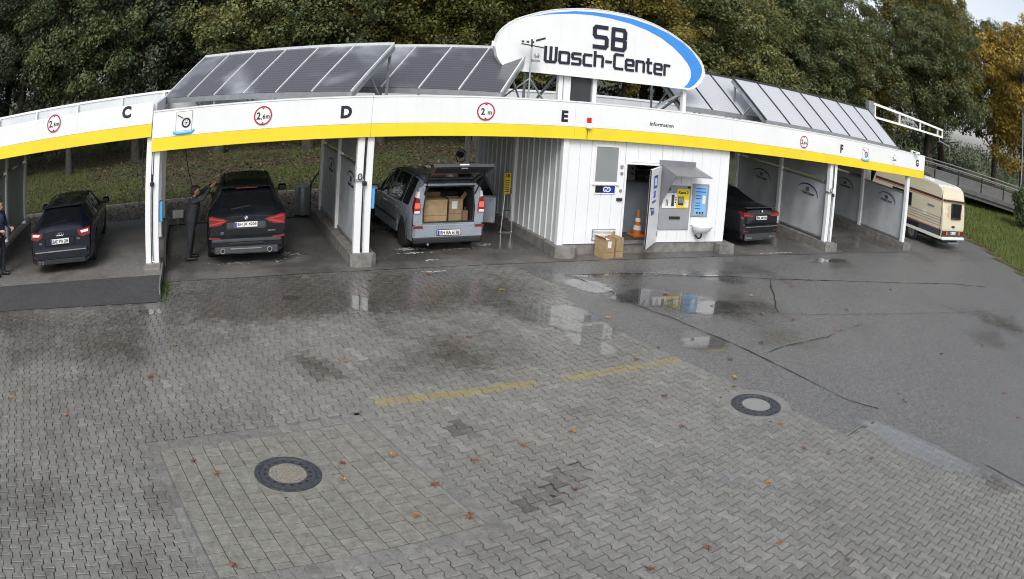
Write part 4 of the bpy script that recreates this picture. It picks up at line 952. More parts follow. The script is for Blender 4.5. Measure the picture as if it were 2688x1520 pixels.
def brush_box(label,x,y,z):
    t=thing('brush_holder',label,'holder',(x,y,z)); box('holder_body','light_blue',t,0,.09,0,.28,0,.42,.015); box('holder_slot','black_plastic',t,.0905,.095,.04,.24,.1,.36); return t
brush_box('bright blue holder on the post between bays C and D',-.865,15.60,1.12); brush_box('bright blue holder on the post between bays D and E',3.865,15.60,1.12)
t=thing('wash_brush','black wash brush hanging beside the post at bay D','brush',(-.80,15.75,.0)); MB().bar((.06,0,.15),(.10,.06,1.15),.05,.08).build('brush_head','rubber',t); MB().tube([(.10,.06,1.15),(.12,.08,1.35)],.015,6).build('handle','black_plastic',t)
def hose_loop(label,pts,r=.014):
    t=thing('hose_loop',label,'hose',(0,0,0)); MB().tube(pts,r,6).build('hose','hose_black',t); a=pts[0]; MB().lathe([(.03,-.02),(.03,.02)],8,'Y',a).build('hose_clip','dark_steel',t); return t
def arc(c,rx,rz,a0,a1,n=14,ax='X'):
    L=[]
    for k in range(n+1):
        a=a0+(a1-a0)*k/n; L.append((c[0]+(rx*math.cos(a) if ax=='X' else 0),c[1]+(rx*math.cos(a) if ax=='Y' else 0),c[2]+rz*math.sin(a)))
    return L
hose_loop('black hose loop hanging left of the post between bays C and D',arc((-1.21,15.62,1.55),.16,.36,PI*.5,PI*1.5))
hose_loop('thin black hose hanging from the ceiling boom in bay D',[(-.35,18.6,2.6),(-.30,18.5,2.2),(-.18,18.3,1.7),(-.02,18.1,1.25),(.05,18.05,1.05)],.012)
hose_loop('thin black hose hanging from the ceiling boom in bay C',[(-1.5,18.4,2.9),(-1.52,18.35,2.3),(-1.5,18.3,1.8)],.012)
hose_loop('black ceiling hose hanging beside the post between bays C and D',[(-1.30,15.7,2.9),(-1.31,15.7,2.4),(-1.27,15.7,1.9)])
t=thing('hose_reel','black hose reel on the white post at the rear of bay E','hose reel',(7.60,20.7,1.55)); MB().lathe([(.09,-.05),(.09,.05)],18,'Y').build('drum','black_plastic',t); MB().tube(arc((0,-.06,-.03),.15,.17,0,2*PI,18),.014,6).build('hose','hose_black',t); MB().tube([(.2,-.06,0),(.28,-.05,.6),(.3,-.04,1.0)],.015,6).build('hose_lead','hose_black',t)
t=thing('vacuum_unit','grey vacuum drum with black hose at the rear of bay D','vacuum',(3.20,20.72,.02)); MB().lathe([(.20,.04),(.22,.08),(.22,.74),(.20,.80),(.08,.84)],18).build('drum','grey_steel',t,40); MB().tube([(.2,0,.78),(.30,-.1,1.0),(.42,-.3,1.25),(.5,-.4,1.27),(.52,-.42,1.1),(.47,-.4,.7),(.5,-.4,.4)],.022,8).build('suction_hose','hose_black',t); MB().tube([(.25,.1,.0),(.25,.1,.9)],.02,6).build('stand_pole','dark_steel',t)
t=thing('instruction_board','yellow instruction board on the ribbed office wall in bay E','sign',(7.86,18.02,.0)); box('board','yellow',t,-.085,.085,-.012,-.002,.92,1.44)
text('board_lettering','black_print',t,'SB',(0,-.0135,1.38),.12,'-Y',.003)
for k in range(7): box('board_line','black_print',t,-.065,.05,-.0145,-.0125,.98+k*.045,.998+k*.045)
t=thing('mat_stand','chrome mat clamp stand below the yellow board in bay E','stand',(7.84,17.86,.0)); MB().tube([(-.14,0,.0),(-.09,0,.95),(.07,0,.95),(.14,0,.0)],.014,8).build('stand_frame','chrome',t); MB().tube([(-.115,0,.55),(.105,0,.55)],.012,8).build('cross_bar','black_plastic',t); MB().box(-.18,.18,-.06,.06,.002,.02).build('stand_foot','galvanised',t)
t=thing('notice_sign','small white notice low at the rear of bay D','sign',(-.52,20.5,.0)); box('sign_board','paper',t,-.17,.17,-.01,0,.22,.44); MB().tube([(0,.01,0),(0,.01,.4)],.012,6).build('stake','galvanised',t)
for x,nm in ((3.52,'D and E'),(16.96,'F and G')):
    t=thing('post_clamp','grey hose clamp on the front post between bays '+nm,'clamp',(x,15.50,1.72)); MB().box(-.03,.16,-.02,.17,0,.04).build('clamp_band','galvanised',t); MB().tube(arc((.07,-.03,.09),.04,.06,0,2*PI,10),.012,6).build('hook','dark_steel',t)
# ------------------------------------------------------------------ manhole covers
def manhole(label,x,y,mat2):
    t=thing('manhole_cover',label,'manhole',(x,y,0),0,'round manhole covers in the paving')
    MB().lathe([(.39,-.05),(.3925,.002),(.385,.006),(.335,.006),(.330,-.004)],48,close=False).build('frame_ring','cast_iron',t)
    rib=MB()
    for k in range(72): a=2*PI*k/72; rib.bar((.348*math.cos(a),.348*math.sin(a),.007),(.377*math.cos(a),.377*math.sin(a),.007),.012,.006)
    o=rib.build('frame_ribs','cast_iron',t); o['kind']='stuff'
    MB().lathe([(.328,-.04),(.328,.003),(.322,.006),(.225,.006),(.222,.0)],48,close=False).build('cover_ring','cast_iron',t)
    for k in range(16):
        a=2*PI*k/16; MB().lathe([(.021,.0),(.021,.0075)],10,'Z',(.265*math.cos(a),.265*math.sin(a),0)).build('vent_hole','black_print',t)
    MB().lathe([(.222,-.03),(.222,.003)],40).build('concrete_fill',mat2,t); MB().lathe([(.39,-.06),(.39,-.045)],30).build('shaft','black_print',t)
pm('cover_grey',(.27,.28,.26),.7,var=.15,vs=60,speck=.3)
manhole('large round manhole cover with speckled centre on the square stone patch',*MAN[0],'cover_concrete')
manhole('round manhole cover with pale centre at the paver edge by the asphalt',*MAN[1],'cover_grey')
# ------------------------------------------------------------------ fallen maple leaves
def maple(seed,size):
    rn=random.Random(seed); pts=[]; L=[(0,1.0),(.55,.95),(-.55,.95),(1.05,.72),(-1.05,.72)]
    angs=[-2.2,-1.75,-1.15,-.85,-.55,-.28,0,.28,.55,.85,1.15,1.75,2.2]; rad=[.45,.8,.42,.95,.45,.55,1.05,.55,.45,.95,.42,.8,.45]
    V=[(0,0,.006)]
    for a,r in zip(angs,rad):
        r*=size*rn.uniform(.85,1.1); V.append((r*math.sin(a),r*math.cos(a),.004+abs(rn.gauss(.008,.008))))
    V.append((0,-.12*size,.006)); n=len(V)
    mb=MB(); mb.add(V,[(0,i,i+1) for i in range(1,n-1)]+[(0,n-1,1)])
    mb.bar((0,-.1*size,.006),(.1*size,-.75*size,.01),.006,.004)
    return mb
LM=[maple(k,.056+.010*(k%4)).mesh('fallen_leaf') for k in range(8)]
lm3=[]
for mm in ('leaf_orange','leaf_brown','leaf_yellow'):
    for me in LM: q=me.copy(); q.materials.append(MATS[mm]); lm3.append(q)
for k,(x,y) in enumerate(LV):
    o=bpy.data.objects.new('fallen_leaf',lm3[random.choice((0,0,8,8,8,16))+random.randrange(8)]); C.objects.link(o); o.location=(x,y,.006); o.rotation_euler=(random.gauss(0,.12),random.gauss(0,.12),random.uniform(0,6.28))
    gi,gj=to_grid(x,y)
    if 0<gi<2.8 and -2.6<gj<0: tag(o,'fallen maple leaf lying on the square stone patch','leaf','maple leaves on the square stone patch')
    elif gi>seam(gj): tag(o,'fallen maple leaf lying on the wet grey asphalt','leaf','maple leaves on the asphalt')
    else: tag(o,'fallen maple leaf lying on the interlocking grey pavers','leaf','maple leaves on the interlocking pavers')
# tiny litter along the grass edge and weeds at the slab corner
mb=MB()
for k in range(420):
    t_=random.random(); x=27.2+t_*4.6+random.gauss(0,.22); y=11.0+t_*7.2+random.gauss(0,.2); s=random.uniform(.04,.09); a=random.uniform(0,6.28); ca,sa=math.cos(a)*s,math.sin(a)*s
    mb.m(k%2).add([(x+ca,y+sa,.02),(x-sa,y+ca,.03),(x-ca,y-sa,.02),(x+sa,y-ca,.012)],[(0,1,2,3)])
o=mb.build('leaf_drift',['leaf_brown','leaf_orange']); tag(o,'drift of small fallen leaves along the grass edge','leaves',kind='stuff')
mb=MB()
for k in range(260):
    x=-.70+random.gauss(0,.05); y=14.45+random.gauss(0,.35); h=random.uniform(.03,.13); a=random.uniform(0,6.28); w=.012
    mb.add([(x-w*math.cos(a),y-w*math.sin(a),0),(x+w*math.cos(a),y+w*math.sin(a),0),(x+random.gauss(0,.03),y+random.gauss(0,.03),h)],[(0,1,2)])
o=mb.build('weeds','weed_green'); tag(o,'small weeds growing in the joint beside the ramp','weeds',kind='stuff')
# soap foam left on the bay floors
pm('foam',(.55,.56,.57),.6,var=.2,vs=20)
mb=MB()
for (cx,cy_,rx,ry,n) in ((5.1,16.6,.35,.12,60),(5.0,16.25,.3,.05,26),(6.75,16.75,.25,.12,40),(6.2,16.45,.3,.04,20),(1.2,16.2,.8,.15,50),(2.3,16.7,.2,.2,30),(5.2,15.6,.15,.05,14),(14.6,15.25,.6,.03,60),(5.0,14.75,.25,.03,16)):
    for k in range(n):
        x=random.gauss(cx,rx*.5); y=random.gauss(cy_,ry*.5); r=random.uniform(.008,.03); L=[(x+r*math.cos(2*PI*q/6)*1.4,y+r*math.sin(2*PI*q/6),.006+.0005*(k%5)) for q in range(6)]; mb.add(L,[tuple(range(6))])
o=mb.build('foam_flecks','foam'); tag(o,'flecks of soap foam on the wet bay floor','foam',kind='stuff')
# ------------------------------------------------------------------ cars
def interp(tab,x):
    if x<=tab[0][0]: return tab[0][1]
    for (a,va),(b,vb) in zip(tab[:-1],tab[1:]):
        if x<=b:
            t=(x-a)/(b-a); return va+(vb-va)*t
    return tab[-1][1]
def smooth_tab(tab,st=.03):
    xs=fr(tab[0][0],tab[-1][0],st); ys=[interp(tab,x) for x in xs]
    for _ in range(2): ys=[ys[0]]+[(ys[i-1]+2*ys[i]+ys[i+1])/4 for i in range(1,len(ys)-1)]+[ys[-1]]
    return list(zip(xs,ys))
def car_shell(sp):
    """lofted body: y from 0 (rear) to L (front). returns vertex grid, ring data"""
    L,W=sp['L'],sp['W']; hw=W/2
    top=smooth_tab(sp['top']); belt=sp['belt']; wt=sp['wtop']; rw=sp['rwheel']; ra=rw+.065
    axles=sp['axles']; y0=sp.get('y0',0.0); ys=fr(y0,L,.045); grid=[]
    for y in ys:
        zr=interp(top,y); zb=min(interp(belt,y),zr-.02); w=hw*interp(sp['plan'],y); wtp=interp(wt,y)*w/hw
        zf=sp['floor']; arch=0
        for ya in axles:
            if abs(y-ya)<ra: arch=max(arch,rw+math.sqrt(ra*ra-(y-ya)**2))
        z0=max(zf,arch); z1=max(zf+.06,arch+.004); z2=max(.52,arch+.02); z3=max((.52+zb)/2+.05,z2+.02)
        t=min(1,max(0,(zr-zb)/.28))
        x5=w-.035; x6=wtp*t+(1-t)*(w*.86); x7=(wtp-.07)*t+(1-t)*w*.72; x8=x7*.5
        z6=zb+(zr-.11-zb)*t if t>=1 else zb+(zr-zb)*.55
        z6=zb+(zr-.11-zb) if t>=1 else zb+(zr-zb)*(.6)
        z7=zr-.035*t-.012*(1-t)
        ring=[(w*.84,z0),(w*.975,z1),(w,z2),(w*.995,z3),(w-.012,zb-.035),(w-.03,zb),(x5-.008,zb+.02*t+.004),(x6,z6),((x6+x7)/2,(z6+z7)/2+.018*t),(x7,z7),(x8,zr-.006),(0,zr)]
        grid.append(ring)
    return ys,grid
def car_build(t,sp):
    ys,grid=car_shell(sp); K=len(grid[0]); V=[];idx={}
    for i,y in enumerate(ys):
        for s in (1,-1):
            for k,(x,z) in enumerate(grid[i]):
                if s<0 and k==K-1: idx[(i,s,k)]=idx[(i,1,k)]; continue
                idx[(i,s,k)]=len(V); V.append((s*x,y,z))
    parts={}
    def put(n,f): parts.setdefault(n,[]).append(f)
    for i in range(len(ys)-1):
        yc=(ys[i]+ys[i+1])/2
        for s in (1,-1):
            for k in range(K-1):
                f=(idx[(i,s,k)],idx[(i+1,s,k)],idx[(i+1,s,k+1)],idx[(i,s,k+1)])
                f=tuple(dict.fromkeys(f if s>0 else f[::-1]))
                if len(f)<3: continue
                n='body'
                for (nm,a,b,k0,k1,ss) in sp['glass']:
                    if a<yc<b and k0<=k<k1 and (ss==0 or ss==s): n=nm+('' if k1>10 else ('R' if s>0 else 'L'))
                put(n,f)
    if sp.get('cap',True):
        put('body',tuple([idx[(0,1,k)] for k in range(K)]+[idx[(0,-1,k)] for k in range(K-2,-1,-1)]))
    put('body',tuple([idx[(len(ys)-1,1,k)] for k in range(K)]+[idx[(len(ys)-1,-1,k)] for k in range(K-2,-1,-1)][::1])[::-1])
    for n,fs in parts.items():
        used=sorted(set(v for f in fs for v in f)); mp={v:i for i,v in enumerate(used)}
        mb=MB(); mb.add([V[v] for v in used],[[mp[v] for v in f] for f in fs])
        o=mb.build('body' if n=='body' else n.rstrip('LR').rstrip('0123456789'),sp['paint'] if n=='body' else 'car_glass',t,38)
        if n=='body': sp['bodyobj']=o
    # underside and dark wheel wells
    L=sp['L']; hw=sp['W']/2
    box('underbody','black_plastic',t,-hw*.8,hw*.8,.25+sp.get('y0',0),L-.25,sp['floor']-.03,sp['floor']+.28)
    for ya in sp['axles']:
        for s in (1,-1): wheel(t,s*(hw-.125),ya,sp['rwheel'],s,sp.get('rim',5))
    return ys,grid
def wheel(t,x,y,r,s,nsp=5):
    w=bpy.data.objects.new('wheel',None); C.objects.link(w); w.parent=t; w.location=(x,y,r)
    MB().lathe([(r*.66,-.105),(r*.95,-.105),(r,-.08),(r,.08),(r*.95,.105),(r*.66,.105)],32,'X').build('tyre','rubber',w,40)
    mb=MB().lathe([(r*.66,.0),(r*.66,s*.10),(r*.62,s*.10),(r*.60,s*.04),(r*.2,s*.05)],28,'X',close=False); mb.build('rim','alloy',w,40)
    mb=MB()
    for k in range(nsp):
        a=2*PI*k/nsp+.3
        for d in (-.12,.12): mb.bar((s*.085,r*.16*math.cos(a),r*.16*math.sin(a)),(s*.088,r*.63*math.cos(a+d),r*.63*math.sin(a+d)),.028,.022,up=(1,0,0))
    mb.lathe([(r*.18,s*.06),(r*.18,s*.098),(r*.1,s*.102)],14,'X'); mb.build('spokes','alloy',w); MB().lathe([(r*.6,s*.01),(r*.6,s*.02)],20,'X').build('brake_disc','dark_steel',w)
def plate(t,x,y,z,txt,w=.52,tilt=0):
    p=box('number_plate','plate_white',t,x-w/2,x+w/2,y-.012,y,z-.055,z+.055,.004); box('plate_strip','plate_blue',p,x-w/2+.004,x-w/2+.045,y-.0145,y-.0125,z-.05,z+.05)
    text('plate_lettering','black_print',p,txt,(x+.022,y-.0145,z),.1,'-Y',.002,width=w-.085,height=.078)
def plate_frame(t,x,y,z,w=.52): box('plate_holder','black_plastic',t,x-w/2-.01,x+w/2+.01,y-.006,y+.012,z-.068,z+.066)
def lamp(t,poly,y0,y1,mats=('lamp_red',),name='tail_light'):
    return MB().prism(poly,'Y',y0,y1).build(name,mats[0],t)
def mirror(t,x,y,z,s,mat):
    MB().box(min(x,x+s*.20),max(x,x+s*.20),y-.05,y+.07,z-.07,z+.08,.03).build('door_mirror',mat,t); box('mirror_foot','black_plastic',t,min(x-s*.08,x+s*.01),max(x-s*.08,x+s*.01),y-.02,y+.03,z-.06,z-.02)
def side_trim(t,ys,grid,k,ya,yb,mat,name,w=.02,out=.004):
    for s in (1,-1):
        mb=MB(); pts=[(s*(g[k][0]+out),y,g[k][1]) for y,g in zip(ys,grid) if ya<y<yb]
        if len(pts)>2: mb.tube(pts,w/2,6); mb.build(name,mat,t)
def rear_mark(t,txt,x,y,z,h,mat='chrome'): text('model_lettering',mat,t,txt,(x,y,z),.06,'-Y',.001,height=h)
# ---- dark estate in bay C
def estate():
    t=thing('estate_car','dark blue-black estate car with red tail lamps parked in bay C','car',(-3.50,15.40,ZSC+.002),R(2.5))
    sp=dict(L=4.70,W=1.83,floor=.21,rwheel=.325,axles=(1.0,3.80),paint='car_blueblack',rim=5,
      top=[(0,.93),(.04,.985),(.10,1.03),(.14,1.06),(.46,1.33),(.60,1.375),(1.5,1.40),(2.4,1.395),(2.8,1.34),(3.55,.99),(4.2,.87),(4.55,.73),(4.70,.55)],
      belt=[(0,.86),(.3,.94),(2,.93),(3.4,.90),(4.7,.6)],wtop=[(0,.62),(.5,.58),(1.5,.62),(2.6,.61),(4.7,.6)],
      plan=[(0,.90),(.05,.95),(.18,.985),(.5,1),(3.6,1),(4.3,.95),(4.6,.85),(4.7,.76)],
      glass=[('rear_window',.15,.46,9,12,0),('windscreen',2.85,3.5,9,12,0),('side_window1',.62,1.35,6,8,0),('side_window2',1.42,2.2,6,8,0),('side_window3',2.28,3.2,6,8,0)])
    ys,g=car_build(t,sp)
    for s in (1,-1):
        lamp(t,[(s*.50,.90),(s*.84,.945),(s*.86,.80),(s*.66,.755),(s*.54,.80)],-.018,.14); lamp(t,[(s*.58,.885),(s*.80,.91),(s*.81,.855),(s*.62,.835)],-.024,-.0185,('lamp_white',),'lamp_insert')
        lamp(t,[(s*.42,.40),(s*.80,.42),(s*.80,.385),(s*.42,.37)],-.03,.02,('lamp_red',),'reflector')
        side_trim(t,ys,g,9,.6,2.9,'chrome','roof_rail',.03,-.03)
    MB().box(-.80,.80,-.045,.10,.30,.56,.04).build('bumper','car_blueblack',t,40); MB().box(-.72,.72,-.058,-.04,.235,.33,.015).build('bumper_insert','black_plastic',t); MB().bar((-.74,-.05,.50),(.74,-.05,.50),.02,.02).build('bumper_strip','alloy',t)
    MB().box(-.44,.44,-.012,.01,.60,.78,.02).build('plate_recess','car_blueblack',t); plate(t,0,-.013,.70,'BAD PW 284')
    em=MB()
    for k in range(4): em.tube(arc((-.075+.05*k,-.012+.001*k,.855),.036,.036,0,2*PI,14),.006,5)
    em.build('emblem','chrome',t); rear_mark(t,'A4',-.58,-.014,.69,.045); rear_mark(t,'TDI',.52,-.014,.72,.035)
    for x in (-.62,-.52): MB().lathe([(.034,-.07),(.034,.05)],14,'Y',(x,0,.27)).build('exhaust','chrome',t); MB().lathe([(.027,-.0735),(.027,-.0705)],12,'Y',(x,0,.27)).build('exhaust_mouth','black_print',t)
    side_trim(t,ys,g,6,.62,3.2,'chrome','window_trim',.014,.004)
    for s in (1,-1): mirror(t,s*.90,2.95,.99,s,'car_blueblack'); MB().box(min(s*.905,s*.93),max(s*.905,s*.93),1.62,1.82,.80,.83,.006).build('door_handle','chrome',t); MB().box(min(s*.905,s*.93),max(s*.905,s*.93),2.55,2.75,.80,.83,.006).build('door_handle','chrome',t)
    MB().box(-.55,.55,.43,.62,1.365,1.388,.008).build('roof_spoiler','car_blueblack',t); MB().bar((-.3,.14,1.04),(.15,.20,1.10),.02).build('rear_wiper','black_plastic',t)
estate()
# ---- dark SUV in bay D
def suv():
    t=thing('suv','large dark SUV with angular red tail lamps and twin exhausts in bay D','car',(1.22,16.02,.002),R(-2.5))
    sp=dict(L=4.70,W=1.88,floor=.27,rwheel=.37,axles=(.93,3.79),paint='car_graphite',rim=5,
      top=[(0,1.02),(.04,1.08),(.10,1.13),(.15,1.16),(.42,1.50),(.56,1.585),(1.2,1.655),(2.2,1.675),(2.8,1.60),(3.5,1.16),(4.2,1.06),(4.55,.92),(4.70,.72)],
      belt=[(0,.98),(.3,1.08),(2,1.07),(3.4,1.04),(4.7,.75)],wtop=[(0,.66),(.5,.60),(1.5,.645),(2.6,.63),(4.7,.62)],
      plan=[(0,.90),(.05,.95),(.18,.985),(.5,1),(3.6,1),(4.3,.95),(4.6,.85),(4.7,.76)],
      glass=[('rear_window',.17,.42,9,12,0),('windscreen',2.85,3.45,9,12,0),('side_window1',.65,1.35,6,8,0),('side_window2',1.42,2.2,6,8,0),('side_window3',2.28,3.15,6,8,0)])
    ys,g=car_build(t,sp)
    for s in (1,-1):
        lamp(t,[(s*.42,.955),(s*.52,.99),(s*.82,1.06),(s*.875,1.03),(s*.865,.84),(s*.62,.855),(s*.52,.90)],-.02,.14)
        lamp(t,[(s*.47,.93),(s*.58,.945),(s*.72,.91),(s*.84,.895),(s*.84,.875),(s*.70,.885),(s*.57,.92)],-.026,-.0205,('lamp_red_bright',),'lamp_strip')
        lamp(t,[(s*.50,.965),(s*.84,1.02),(s*.84,1.0),(s*.52,.95)],-.026,-.0205,('lamp_red_bright',),'lamp_strip')
        lamp(t,[(s*.60,.605),(s*.87,.625),(s*.87,.585),(s*.60,.575)],-.055,.02,('lamp_red',),'reflector')
        MB().lathe([(.058,-.10),(.058,.02)],18,'Y',(s*.54,0,.335)).build('exhaust','chrome',t); MB().lathe([(.042,-.104),(.042,-.101)],14,'Y',(s*.54,0,.335)).build('exhaust_mouth','black_print',t)
    MB().box(-.86,.86,-.05,.12,.36,.64,.05).build('bumper','car_graphite',t,40); MB().box(-.80,.80,-.075,-.02,.50,.575,.02).build('bumper_band','car_bumper_grey',t); MB().box(-.40,.40,-.082,-.05,.455,.50,.01).build('bumper_slot','black_plastic',t)
    MB().box(-.74,.74,-.07,.05,.25,.42,.03).build('diffuser','car_bumper_grey',t); MB().bar((-.36,-.078,.37),(.36,-.078,.37),.015,.02).build('diffuser_trim','alloy',t)
    MB().box(-.46,.46,-.014,.01,.77,.92,.02).build('plate_recess','car_bumper_grey',t); plate(t,0,-.015,.86,'BH JX 4205')
    MB().lathe([(.042,-.018),(.042,0)],18,'Y',(0,0,1.0)).build('emblem','chrome',t); MB().lathe([(.033,-.0195),(.033,-.0182)],16,'Y',(0,0,1.0)).build('emblem_centre','plate_blue',t)
    MB().add([(0,-.0205,1.0),(.033,-.0205,1.0),(.023,-.0205,1.023),(0,-.0205,1.033)],[(0,1,2,3)]).add([(0,-.0205,1.0),(-.033,-.0205,1.0),(-.023,-.0205,.977),(0,-.0205,.967)],[(0,1,2,3)]).build('emblem_quarters','white_plain',t)
    rear_mark(t,'X3',-.56,-.03,.70,.05); rear_mark(t,'xDrive',.58,-.03,.72,.034)
    for s in (1,-1): mirror(t,s*.93,2.95,1.12,s,'car_graphite'); side_trim(t,ys,g,9,.7,2.9,'black_gloss','roof_rail',.035,-.03)
    MB().box(-.58,.58,.36,.58,1.575,1.60,.008).build('roof_spoiler','car_graphite',t); MB().bar((-.35,.15,1.16),(.1,.19,1.22),.02).build('rear_wiper','black_plastic',t); MB().box(-.25,.25,.355,.362,1.56,1.575).build('brake_lamp','lamp_red',t)
suv()
# ---- silver compact van in bay E with its tailgate up
def minivan():
    t=thing('compact_van','silver compact van with raised tailgate and cardboard boxes in its boot','car',(5.78,16.22,.002),R(1.5))
    sp=dict(L=4.05,W=1.69,floor=.20,rwheel=.31,axles=(.72,3.34),paint='car_silver',rim=5,cap=False,y0=.05,
      top=[(.05,1.50),(.2,1.555),(.6,1.60),(1.3,1.625),(2.1,1.60),(2.5,1.52),(3.25,1.06),(3.75,.90),(3.95,.75),(4.05,.58)],
      belt=[(0,.95),(1,.95),(3.2,.92),(4.05,.6)],wtop=[(0,.60),(1,.62),(2.4,.60),(4,.58)],
      plan=[(0,.945),(.05,.955),(.2,.985),(.5,1),(3.1,1),(3.7,.94),(3.95,.84),(4.05,.76)],
      glass=[('windscreen',2.5,3.2,9,12,0),('side_window1',.42,.80,6,8,0),('side_window2',.88,1.72,6,8,0),('side_window3',1.80,2.75,6,8,0)])
    ys,g=car_build(t,sp); gr=g[0]
    # boot frame, trim and interior
    MB().box(-.80,.80,-.04,.14,.30,.62,.05).build('bumper','car_silver',t,40); MB().box(-.78,.78,-.03,.10,.20,.31,.03).build('bumper_lower','black_plastic',t)
    for s in (1,-1):
        fr_=MB().prism([(s*.59,.62),(s*.79,.62),(s*.80,.95),(s*.70,1.40),(s*.60,1.47),(s*.54,1.40),(s*.60,.95)],'Y',.01,.10); fr_.build('boot_pillar','car_silver',t)
        lamp(t,[(s*.655,.86),(s*.80,.86),(s*.80,1.0),(s*.76,1.20),(s*.68,1.18),(s*.655,1.0)],-.02,.12)
        lamp(t,[(s*.67,.98),(s*.785,.98),(s*.775,1.09),(s*.68,1.09)],-.027,-.0205,('lamp_red_lit',),'lamp_lit'); lamp(t,[(s*.67,.87),(s*.79,.87),(s*.79,.92),(s*.67,.92)],-.027,-.0205,('lamp_white',),'lamp_reverse'); lamp(t,[(s*.69,1.2),(s*.76,1.21),(s*.73,1.33),(s*.69,1.33)],-.01,.10,('lamp_white',),'lamp_upper')
        lamp(t,[(s*.58,.545),(s*.80,.545),(s*.80,.60),(s*.60,.60)],-.05,-.03,('lamp_red',),'reflector')
    MB().box(-.60,.60,.02,.12,1.44,1.50,.01).build('boot_lintel','car_silver',t); MB().box(-.60,.60,-.02,.10,.60,.655,.008).build('boot_sill','chrome',t)
    seal=MB().tube([(-.57,.0,.67),(-.58,.0,.95),(-.53,.02,1.36),(-.45,.03,1.43),(.45,.03,1.43),(.53,.02,1.36),(.58,.0,.95),(.57,.0,.67),(-.57,.0,.67)],.014,6); seal.build('boot_seal','rubber',t)
    box('boot_floor','interior',t,-.62,.62,.10,1.2,.56,.60); 
    for s in (1,-1): box('boot_side','interior',t,min(s*.60,s*.63),max(s*.60,s*.63),.11,1.3,.61,1.3)
    MB().box(-.60,.60,1.0,1.16,.605,1.15,.04).build('seat_back','interior',t)
    for x in (-.36,.36): MB().box(x-.13,x+.13,1.02,1.12,1.19,1.36,.03).build('head_rest','interior',t); [MB().tube([(x+d,1.06,1.12),(x+d,1.06,1.2)],.008,6).build('head_rest_rod','chrome',t) for d in (-.06,.06)]
    plate_frame(t,0,-.05,.445); plate(t,0,-.056,.445,'BH BA 6188')
    # tailgate, seen from below
    G=bpy.data.objects.new('tailgate',None); C.objects.link(G); G.parent=t; G.location=(0,.12,1.53); G.rotation_euler=(R(-31),0,0)
    def ring(w0,w1,y0,y1,in_): return [(-w0,y0),(-w1,y1),(w1,y1),(w0,y0)]
    gp=MB()
    gp.prism([(-.58,0),(-.50,-.02),(-.55,-.62),(-.64,-.62)],'Z',-.05,.0).prism([(.58,0),(.50,-.02),(.55,-.62),(.64,-.62)],'Z',-.05,.0); gp.box(-.495,.495,-.06,.0,-.05,.0); gp.prism([(-.64,-.622),(-.55,-.58),(.55,-.58),(.64,-.622),(.66,-.95),(-.66,-.95)],'Z',-.07,.0)
    gp.build('gate_panel','car_bumper_grey',G); MB().prism([(-.505,-.062),(.505,-.062),(.55,-.578),(-.55,-.578)],'Z',-.03,-.022).build('gate_window','car_glass',G); MB().box(-.56,.56,-.92,-.66,-.085,-.071,.01).build('gate_lining','interior',G); MB().box(-.07,.07,-.94,-.87,-.10,-.086).build('gate_latch','chrome',G); MB().box(-.10,.10,-.97,-.951,-.04,-.01).build('gate_handle','lamp_white',G)
    for s in (1,-1): MB().tube([(s*.56,.10,1.15),(s*.62,-.42,1.82)],.014,8).build('gas_strut','hose_black',t)
    # right rear door standing open
    Dd=bpy.data.objects.new('side_door',None); C.objects.link(Dd); Dd.parent=t; Dd.location=(.86,1.75,0); Dd.rotation_euler=(0,0,R(58))
    MB().box(-.02,.05,-.92,0,.30,.95,.03).build('door_panel','car_silver',Dd); MB().bar((.01,-.03,.95),(-.10,-.05,1.50),.05).bar((-.10,-.05,1.50),(-.08,-.62,1.48),.05).bar((-.08,-.62,1.48),(.01,-.90,.96),.05).build('window_frame','black_plastic',Dd); MB().add([(.0,-.06,.96),(-.09,-.08,1.46),(-.07,-.60,1.45),(.0,-.86,.97)],[(0,1,2,3)]).build('door_window','car_glass',Dd)
    for s in (1,-1): mirror(t,s*.84,2.72,1.0,s,'car_silver'); MB().box(min(s*.835,s*.86),max(s*.835,s*.86),1.1,1.28,.80,.83,.006).build('door_handle','car_silver',t); MB().box(min(s*.835,s*.86),max(s*.835,s*.86),2.0,2.18,.80,.83,.006).build('door_handle','car_silver',t)
    side_trim(t,ys,g,2,1.05,3.0,'black_plastic','side_moulding',.05,.002); MB().tube([(-.45,-.02,.19),(-.45,.15,.19)],.025,8).build('exhaust','galvanised',t)
    for s in (1,-1): side_trim(t,ys,g,9,.3,2.4,'black_plastic','roof_strip',.025,-.02)
    return t
MV=minivan()
def in_van(x,y): a=R(1.5); return (5.78+x*math.cos(a)-y*math.sin(a),16.22+x*math.sin(a)+y*math.cos(a))
q=in_van(-.27,.42); carton('large plain cardboard box at the left of the open van boot',q[0],q[1],R(1.5),.60,.42,.50,z=.604,open_=False,stk=False)
q=in_van(.30,.55); carton('brown cardboard box with white labels at the right of the open van boot',q[0],q[1],R(1.5),.32,.34,.48,z=.604)
q=in_van(-.22,.82); carton('cardboard box standing behind the large one in the van boot',q[0],q[1],R(1.5),.5,.28,.58,'cardboard_dark',z=.604,open_=False,stk=False)
q=in_van(.49,.30); t=thing('oil_bottle','dark plastic bottle beside the labelled box in the van boot','bottle',(q[0],q[1],.604)); MB().box(-.06,.06,-.05,.05,0,.24,.02).build('bottle_body','cardboard_dark',t); MB().lathe([(.03,.24),(.025,.31)],10).build('bottle_neck','black_plastic',t)
